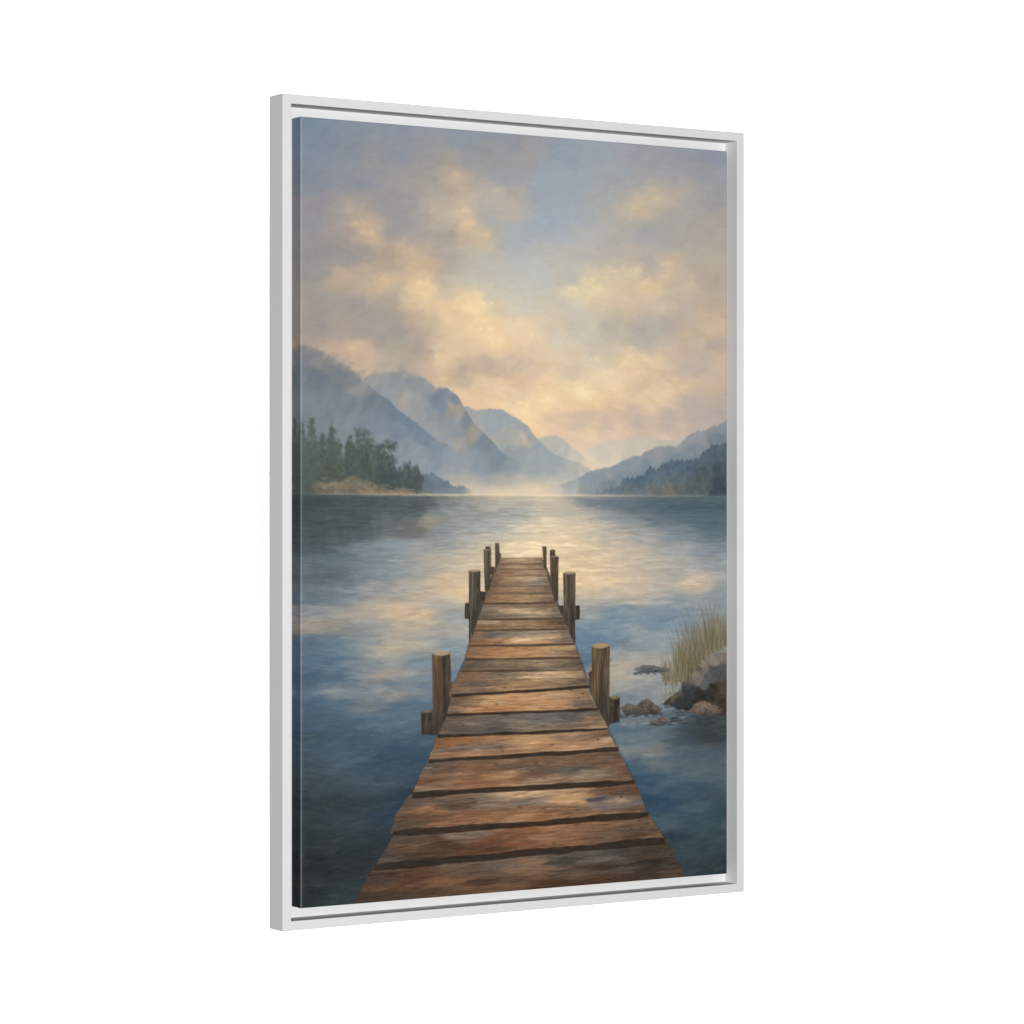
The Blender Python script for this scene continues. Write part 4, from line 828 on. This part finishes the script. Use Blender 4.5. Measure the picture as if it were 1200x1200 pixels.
# ------------------------------------------------ posts
gn2 = np.random.default_rng(64)
dock_l = lambda v: float(np.interp(v, [p[1] for p in DOCK_LEFT], [p[0] for p in DOCK_LEFT]))
dock_r = lambda v: float(np.interp(v, [p[1] for p in DOCK_RIGHT], [p[0] for p in DOCK_RIGHT]))
for k, (pts, base, light, capc, cap) in enumerate(POSTS):
    ws = poly_window(pts, 8)
    x = X[ws]; y = Y[ws]
    x0 = min(p[0] for p in pts); x1 = max(p[0] for p in pts); y0 = min(p[1] for p in pts); y1 = max(p[1] for p in pts)
    d = poly_dist(pts, x + 0.4 * fbm(x / 5, y / 9, 1200 + k, 2), y)
    if y1 > 510:          # the foot runs on behind the boards
        sg = -1 if x0 < 283 else 1
        E_ = DOCK_LEFT if sg < 0 else DOCK_RIGHT
        e = np.interp(y[:, 0], [p[1] for p in E_], [p[0] for p in E_]).astype(np.float32)[:, None]
        o = (x - e) * sg
        ex_ = min(4.0, 0.22 * (x1 - x0) + 0.6)
        d = np.where((o < ex_) & (y > 0.6 * y0 + 0.4 * y1), np.maximum(d, poly_dist(pts, x + sg * ex_, y)), d)
    t = (x - x0) / (x1 - x0); q = (y - y0) / (y1 - y0)
    st = fbm(x / 2.2, y / 34, 1240 + k, 3, 0.6); st2 = fbm(x / 5.0, y / 20, 1270 + k, 3, 0.6)
    lit = clip01(np.exp(-((t - 0.22) / 0.2) ** 2) * 0.9 + 0.5 * np.exp(-((t - 0.88) / 0.1) ** 2) + st2 * 0.4) * clip01(1.1 - 0.9 * q) * 0.85
    col = np.array(base, np.float32) * (1 - lit[..., None]) + np.array(light, np.float32) * lit[..., None]
    col = col * (0.82 + 0.36 * st)[..., None]
    col = calm(col, 0.85)
    col = mix(col, col * np.array([0.80, 0.86, 0.92], np.float32), clip01((t - 0.45) * 2.2) * clip01((0.85 - t) * 5))
    col = mix(col, np.broadcast_to(np.array([58, 54, 50], np.float32), col.shape), clip01((q - 0.35) * 1.2) * 0.82)
    IMG[ws] = mix(IMG[ws], col, clip01(d / 0.9 + 0.5))
    if x1 - x0 > 12:
        for i in range(14):
            qx_ = x0 + 2 + (x1 - x0 - 4) * gn2.random(); qy_ = y0 + 6 + (y1 - y0) * 0.6 * gn2.random()
            dab(qx_, qy_, 0.5, 4 + 9 * gn2.random(), gn2.normal(0, 0.03), (52, 44, 38) if gn2.random() < 0.65 else (168, 128, 88), 0.5, 0.8)
    if cap:
        dab((cap[0] + cap[1]) / 2, cap[2], (cap[1] - cap[0]) / 2, cap[3] * 1.05, 0, capc, 0.95, 0.22)
        if cap[3] > 1.5:
            for i in range(7):
                dab(cap[0] + 1.5 + (cap[1] - cap[0] - 3) * i / 6, cap[2] + 0.9 + gn2.normal(0, 0.6), 1.6, 0.9, 0, [c_ * (0.75 + 0.35 * gn2.random()) for c_ in capc], 0.6, 0.8)
            dab((cap[0] + cap[1]) / 2 - 1, cap[2] - 0.3, (cap[1] - cap[0]) / 3.2, cap[3] * 0.5, 0, [c + 18 for c in capc], 0.6, 0.7)

# ------------------------------------------------ the dock
lx_, ly_ = zip(*DOCK_LEFT); rx_, ry_ = zip(*DOCK_RIGHT)
s = band(DOCK_LEFT[0][1] - 3, 900)
x = X[s]; y = Y[s]
L = np.interp(y[:, 0], ly_, lx_).astype(np.float32)[:, None]; R = np.interp(y[:, 0], ry_, rx_).astype(np.float32)[:, None]
rb = np.random.default_rng(81).normal(0, 1, (2, 40)).astype(np.float32)
def board(px, py):
    n = 0
    for (ax, ay), (bx, by), *_r in PLANKS:
        n = n + (py > ay + (by - ay) * (px - ax) / (bx - ax) + 1.0)
    return n
bid = board(x, y)
nr_ = clip01((y - 515) / 385)
L = L + 1.2 * fbm(x / 40, y / 4, 1001, 3) + rb[0][bid] * (0.6 + 2.4 * nr_); R = R + 1.2 * fbm(x / 40, y / 4, 1002, 3) + rb[1][bid] * (0.6 + 2.4 * nr_)
near = clip01((y - 515) / 385)
# wood colour notes, stretched along the boards
slope = -0.012 - 0.06 * near
xs = x[::2, ::2]; ys = y[::2, ::2]
_, f = half(WOOD, 24, 4.4, s.start / RES + 1e-4, 900, (24, 1.6), 18, 2.4, 1010, power=2.3, idf=board)
f = f[:x.shape[0]] if f.shape[0] >= x.shape[0] else np.vstack([f, f[-1:].repeat(x.shape[0] - f.shape[0], 0)])
v = y + 0.055 * near * x + bid * 53.7
xb = x + bid * 91.3
g1 = fbm(xb / 24, v / (0.9 + 1.1 * near), 1020, 4, 0.65)
g2 = fbm(xb / 34, v / (2.6 + 3 * near), 1030, 4, 0.6)
g3 = fbm(xb / 12, v / 1.3, 1040, 3, 0.6)
f = f * (1 + 0.27 * g1 + 0.12 * g2)[..., None]
f = f + (clip01(g2 * 1.6 - 0.35) * 24)[..., None] * np.array([1.0, 0.84, 0.62], np.float32)
f = f - (clip01(g1 * 2.6 - 0.8) * 34)[..., None]
wg = f @ np.array([0.3, 0.59, 0.11], np.float32)
f = wg[..., None] + (f - wg[..., None]) * 0.84
f = f * np.array([0.95, 0.93, 0.92], np.float32)
f = f * (1 - 0.12 * clip01((y - 790) / 110))[..., None]
edge_ = clip01(1 - np.minimum(x - L, R - x) / (0.22 * (R - L)))
f = f * (1 - 0.13 * edge_)[..., None]
gloss = clip01(fbm(xb / 14, v / 1.6, 1050, 4, 0.65) * 2.4 - 1.0) * clip01(0.5 + fbm(x / 60, y / 20, 1055, 3) * 1.6)
f = f + gloss[..., None] * np.array([66, 56, 40], np.float32)
f = f + (clip01(-g3 * 2.0 - 0.7) * 14)[..., None] * np.array([0.2, 0.7, 1.0], np.float32)
mask = clip01((x - L) / 0.9 + 0.5) * clip01((R - x) / 0.9 + 0.5) * clip01((y - DOCK_LEFT[0][1]) / 1.2 + 0.5)
IMG[s] = mix(IMG[s], f, mask)
BASE = IMG.copy()
for i in range(3600):     # strokes along the boards
    cy = 522 + 378 * gs.random() ** 0.8
    l0 = float(np.interp(cy, ly_, lx_)); r0 = float(np.interp(cy, ry_, rx_))
    cx = l0 + 3 + (r0 - l0 - 6) * gs.random()
    nr = (cy - 515) / 385
    c = BASE[min(NY - 1, int(cy * RES)), min(NX - 1, int(cx * RES))] + gs.normal(0, 8)
    ln = min((4 + 10 * nr) * (0.5 + gs.random()), cx - l0, r0 - cx)
    if ln < 2:
        continue
    dab(cx, cy, ln, 0.6 + 0.9 * nr * gs.random() + 0.2, -0.012 - 0.06 * nr + gs.normal(0, 0.03), c, 0.55, 0.7)

for i in range(520):      # thin dark grain and cracks
    cy = 560 + 340 * gs.random() ** 0.8
    l0 = float(np.interp(cy, ly_, lx_)); r0 = float(np.interp(cy, ry_, rx_))
    nr = (cy - 515) / 385
    cx = l0 + 6 + (r0 - l0 - 12) * gs.random(); ln = min((4 + 14 * nr) * (0.4 + gs.random()), cx - l0 - 1, r0 - cx - 1)
    if ln > 2:
        c = BASE[min(NY - 1, int(cy * RES)), min(NX - 1, int(cx * RES))]
        dab(cx, cy, ln, 0.45 + 0.3 * nr, -0.012 - 0.06 * nr + gs.normal(0, 0.025), c * (0.62 if gs.random() < 0.7 else 1.3), 0.6, 0.8)
for i in range(26):       # knots
    cy = 640 + 255 * gs.random(); l0 = float(np.interp(cy, ly_, lx_)); r0 = float(np.interp(cy, ry_, rx_))
    cx = l0 + 8 + (r0 - l0 - 16) * gs.random(); nr = (cy - 515) / 385
    dab(cx, cy, 3 + 4 * nr, 1.2 + 1.3 * nr, gs.normal(0, 0.1), (96, 72, 56), 0.45, 0.9)
    dab(cx, cy, 1.5 + 1.6 * nr, 0.7 + 0.7 * nr, 0, (62, 48, 40), 0.6, 0.8)

# dark gaps between the boards
for k, ((ax, ay), (bx, by), th, c1, c2, c3) in enumerate(PLANKS):
    if th == 0 or ay > 905:
        continue
    w = slice(int((min(ay, by) - 8) * RES), min(NY, int((max(ay, by) + 12) * RES)))
    x = X[w]; y = Y[w]
    t = (x - ax) / (bx - ax)
    line = ay + (by - ay) * t + (0.5 + 0.18 * th) * fbm(x / 45, y / 90, 1100 + k, 3, 0.5)
    half_t = th * 0.58 * (1.0 + 0.5 * fbm(x / 30, y / 90, 1130 + k, 3, 0.5)) + 0.15
    line = line + 0.25 * th
    m = clip01((half_t - np.abs(y - line)) / 1.0 + 0.5)
    m = m * clip01((x - ax - 0.5) / 3.0 + 0.5) * clip01((bx - 0.5 - x) / 3.0 + 0.5)
    m = m * clip01(0.97 + 0.25 * fbm(x / 12, y / 1.5, 1180 + k, 3, 0.6))
    if 1.3 < th < 1.5 or th == 1.2:
        m = m * clip01(0.8 + 0.9 * fbm(x / 30, y / 90, 1150 + k, 3))
    dark = np.array([50, 41, 34] if th > 2 else ([80, 63, 49] if th > 1.3 else [104, 82, 62]), np.float32)
    lip = clip01(1 - np.abs(y - (line - half_t - 1.2)) / 1.2) * 0.35 * clip01(0.5 + fbm(x / 14, y / 50, 1160 + k, 3))
    inside = clip01((x - ax - 1) / 1.0) * clip01((bx - 1 - x) / 1.0)
    IMG[w] = mix(IMG[w], np.minimum(IMG[w] * 1.32 + 8, 235), lip * inside)
    IMG[w] = mix(IMG[w], dark + (fbm(x / 12, y / 2, 1170 + k, 2) * 7)[..., None], m * (0.95 if th > 1.3 else 0.7))
# nail marks
gn = np.random.default_rng(55)
for k in range(len(PLANKS) - 1):
    (ax, ay), (bx, by), th = PLANKS[k][:3]
    (ax2, ay2), (bx2, by2) = PLANKS[k + 1][:2]
    if ay < 640:
        continue
    for side in (0.09, 0.92):
        cx = ax + (bx - ax) * (side + gn.normal(0, 0.015)); cy = (ay + (by - ay) * side) * 0.5 + (ay2 + (by2 - ay2) * side) * 0.5 + gn.normal(0, 1.5)
        dab(cx, cy, 1.6 + 1.6 * gn.random(), 0.9 + 0.4 * gn.random(), 0.2, (70, 52, 42), 0.75, 0.7)

# fine horizontal weave of tone over the whole print
IMG += (fbm(X / 9, Y / 1.1, 1300, 3, 0.7) * 3.2)[..., None]
IMG += (fbm(X / 5, Y / 4, 1310, 3, 0.7) * 2.0)[..., None]
grey = IMG @ np.array([0.3, 0.59, 0.11], np.float32)
IMG = grey[..., None] + (IMG - grey[..., None]) * 0.93
IMG = np.clip(IMG, 4, 252)

srgb = IMG / 255.0
lin = np.where(srgb <= 0.04045, srgb / 12.92, ((srgb + 0.055) / 1.055) ** 2.4).astype(np.float32) / LIGHT

# ------------------------------------------------ canvas mesh: front sheet rolled over its edges, sides wrapped with the mirrored print
def canvas_mesh():
    front_y = -FD + RECESS
    depth = LEDGE - RECESS - 0.0004                   # rests on the ledge
    rad = 0.0008
    px = (np.arange(NX + 1) / NX - 0.5) * CW; pz = (0.5 - np.arange(NY + 1) / NY) * CH
    GX, GZ = np.meshgrid(px, pz)
    def drop(c, lim):
        e = lim - np.abs(c)
        k = np.clip(rad - e, 0, rad)
        return rad - np.sqrt(np.maximum(rad * rad - k * k, 0))
    GY = front_y + np.minimum(rad, drop(GX, CW / 2) + drop(GZ, CH / 2))
    P = np.stack([GX, GY, GZ], -1).reshape(-1, 3)
    ci = np.minimum(np.arange(NX + 1), NX - 1); ri = np.minimum(np.arange(NY + 1), NY - 1)
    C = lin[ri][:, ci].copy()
    # edge highlight painted into the colour where the canvas turns over at left
    edge_highlight = np.exp(-(np.arange(NX + 1) / RES / 1.1) ** 2).astype(np.float32) * 0.14
    edge_highlight += np.exp(-(np.arange(NX + 1) / RES / 3.0) ** 2).astype(np.float32) * 0.02
    C += (0.75 - C) * edge_highlight[None, :, None]
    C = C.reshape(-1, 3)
    idx = np.arange((NX + 1) * (NY + 1)).reshape(NY + 1, NX + 1)
    F = np.stack([idx[:-1, :-1], idx[1:, :-1], idx[1:, 1:], idx[:-1, 1:]], -1).reshape(-1, 4)
    Ps, Cs, Fs = [P], [C], [F]
    off = len(P)
    ND = int(depth / IN * 25 * RES * 0.8)
    for side in ('left', 'right', 'top', 'bottom'):
        n = NY + 1 if side in ('left', 'right') else NX + 1
        dd = np.linspace(rad, depth, ND)
        steps = np.clip((dd / IN * 25 * RES).astype(int), 0, None)
        if side in ('left', 'right'):
            z = np.broadcast_to(pz[:, None], (n, ND)); yy = np.broadcast_to((front_y + dd)[None], (n, ND))
            xx = np.full((n, ND), -CW / 2 if side == 'left' else CW / 2)
            col = lin[ri][:, steps if side == 'left' else NX - 1 - steps]
        else:
            xx = np.broadcast_to(px[:, None], (n, ND)); yy = np.broadcast_to((front_y + dd)[None], (n, ND))
            z = np.full((n, ND), CH / 2 if side == 'top' else -CH / 2)
            col = lin[steps if side == 'top' else NY - 1 - steps][:, ci].transpose(1, 0, 2)
        Ps.append(np.stack([xx, yy, z], -1).reshape(-1, 3)); Cs.append(np.ascontiguousarray(col).reshape(-1, 3))
        ix = off + np.arange(n * ND).reshape(n, ND)
        q = np.stack([ix[:-1, :-1], ix[:-1, 1:], ix[1:, 1:], ix[1:, :-1]], -1).reshape(-1, 4)
        if side in ('right', 'top'):
            q = q[:, ::-1]
        if side == 'top':
            q = q[:, ::-1]
        if side == 'bottom':
            pass
        Fs.append(q); off += n * ND
    P = np.concatenate(Ps).astype(np.float32); C = np.concatenate(Cs).astype(np.float32); F = np.concatenate(Fs).astype(np.int32)
    me = bpy.data.meshes.new("canvas")
    me.vertices.add(len(P)); me.vertices.foreach_set('co', P.ravel())
    me.loops.add(len(F) * 4); me.loops.foreach_set('vertex_index', F.ravel())
    me.polygons.add(len(F)); me.polygons.foreach_set('loop_start', np.arange(0, len(F) * 4, 4, dtype=np.int32))
    me.polygons.foreach_set('use_smooth', np.ones(len(F), bool))
    me.update(calc_edges=True)
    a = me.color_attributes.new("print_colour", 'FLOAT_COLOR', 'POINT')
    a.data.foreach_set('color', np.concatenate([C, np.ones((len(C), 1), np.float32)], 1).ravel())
    me.materials.append(print_mat)
    return me

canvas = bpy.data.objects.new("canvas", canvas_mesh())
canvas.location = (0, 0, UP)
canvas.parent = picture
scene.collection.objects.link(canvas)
canvas['label'] = "canvas printed with a painting of a dock, lake, reeds, mountains and clouds"
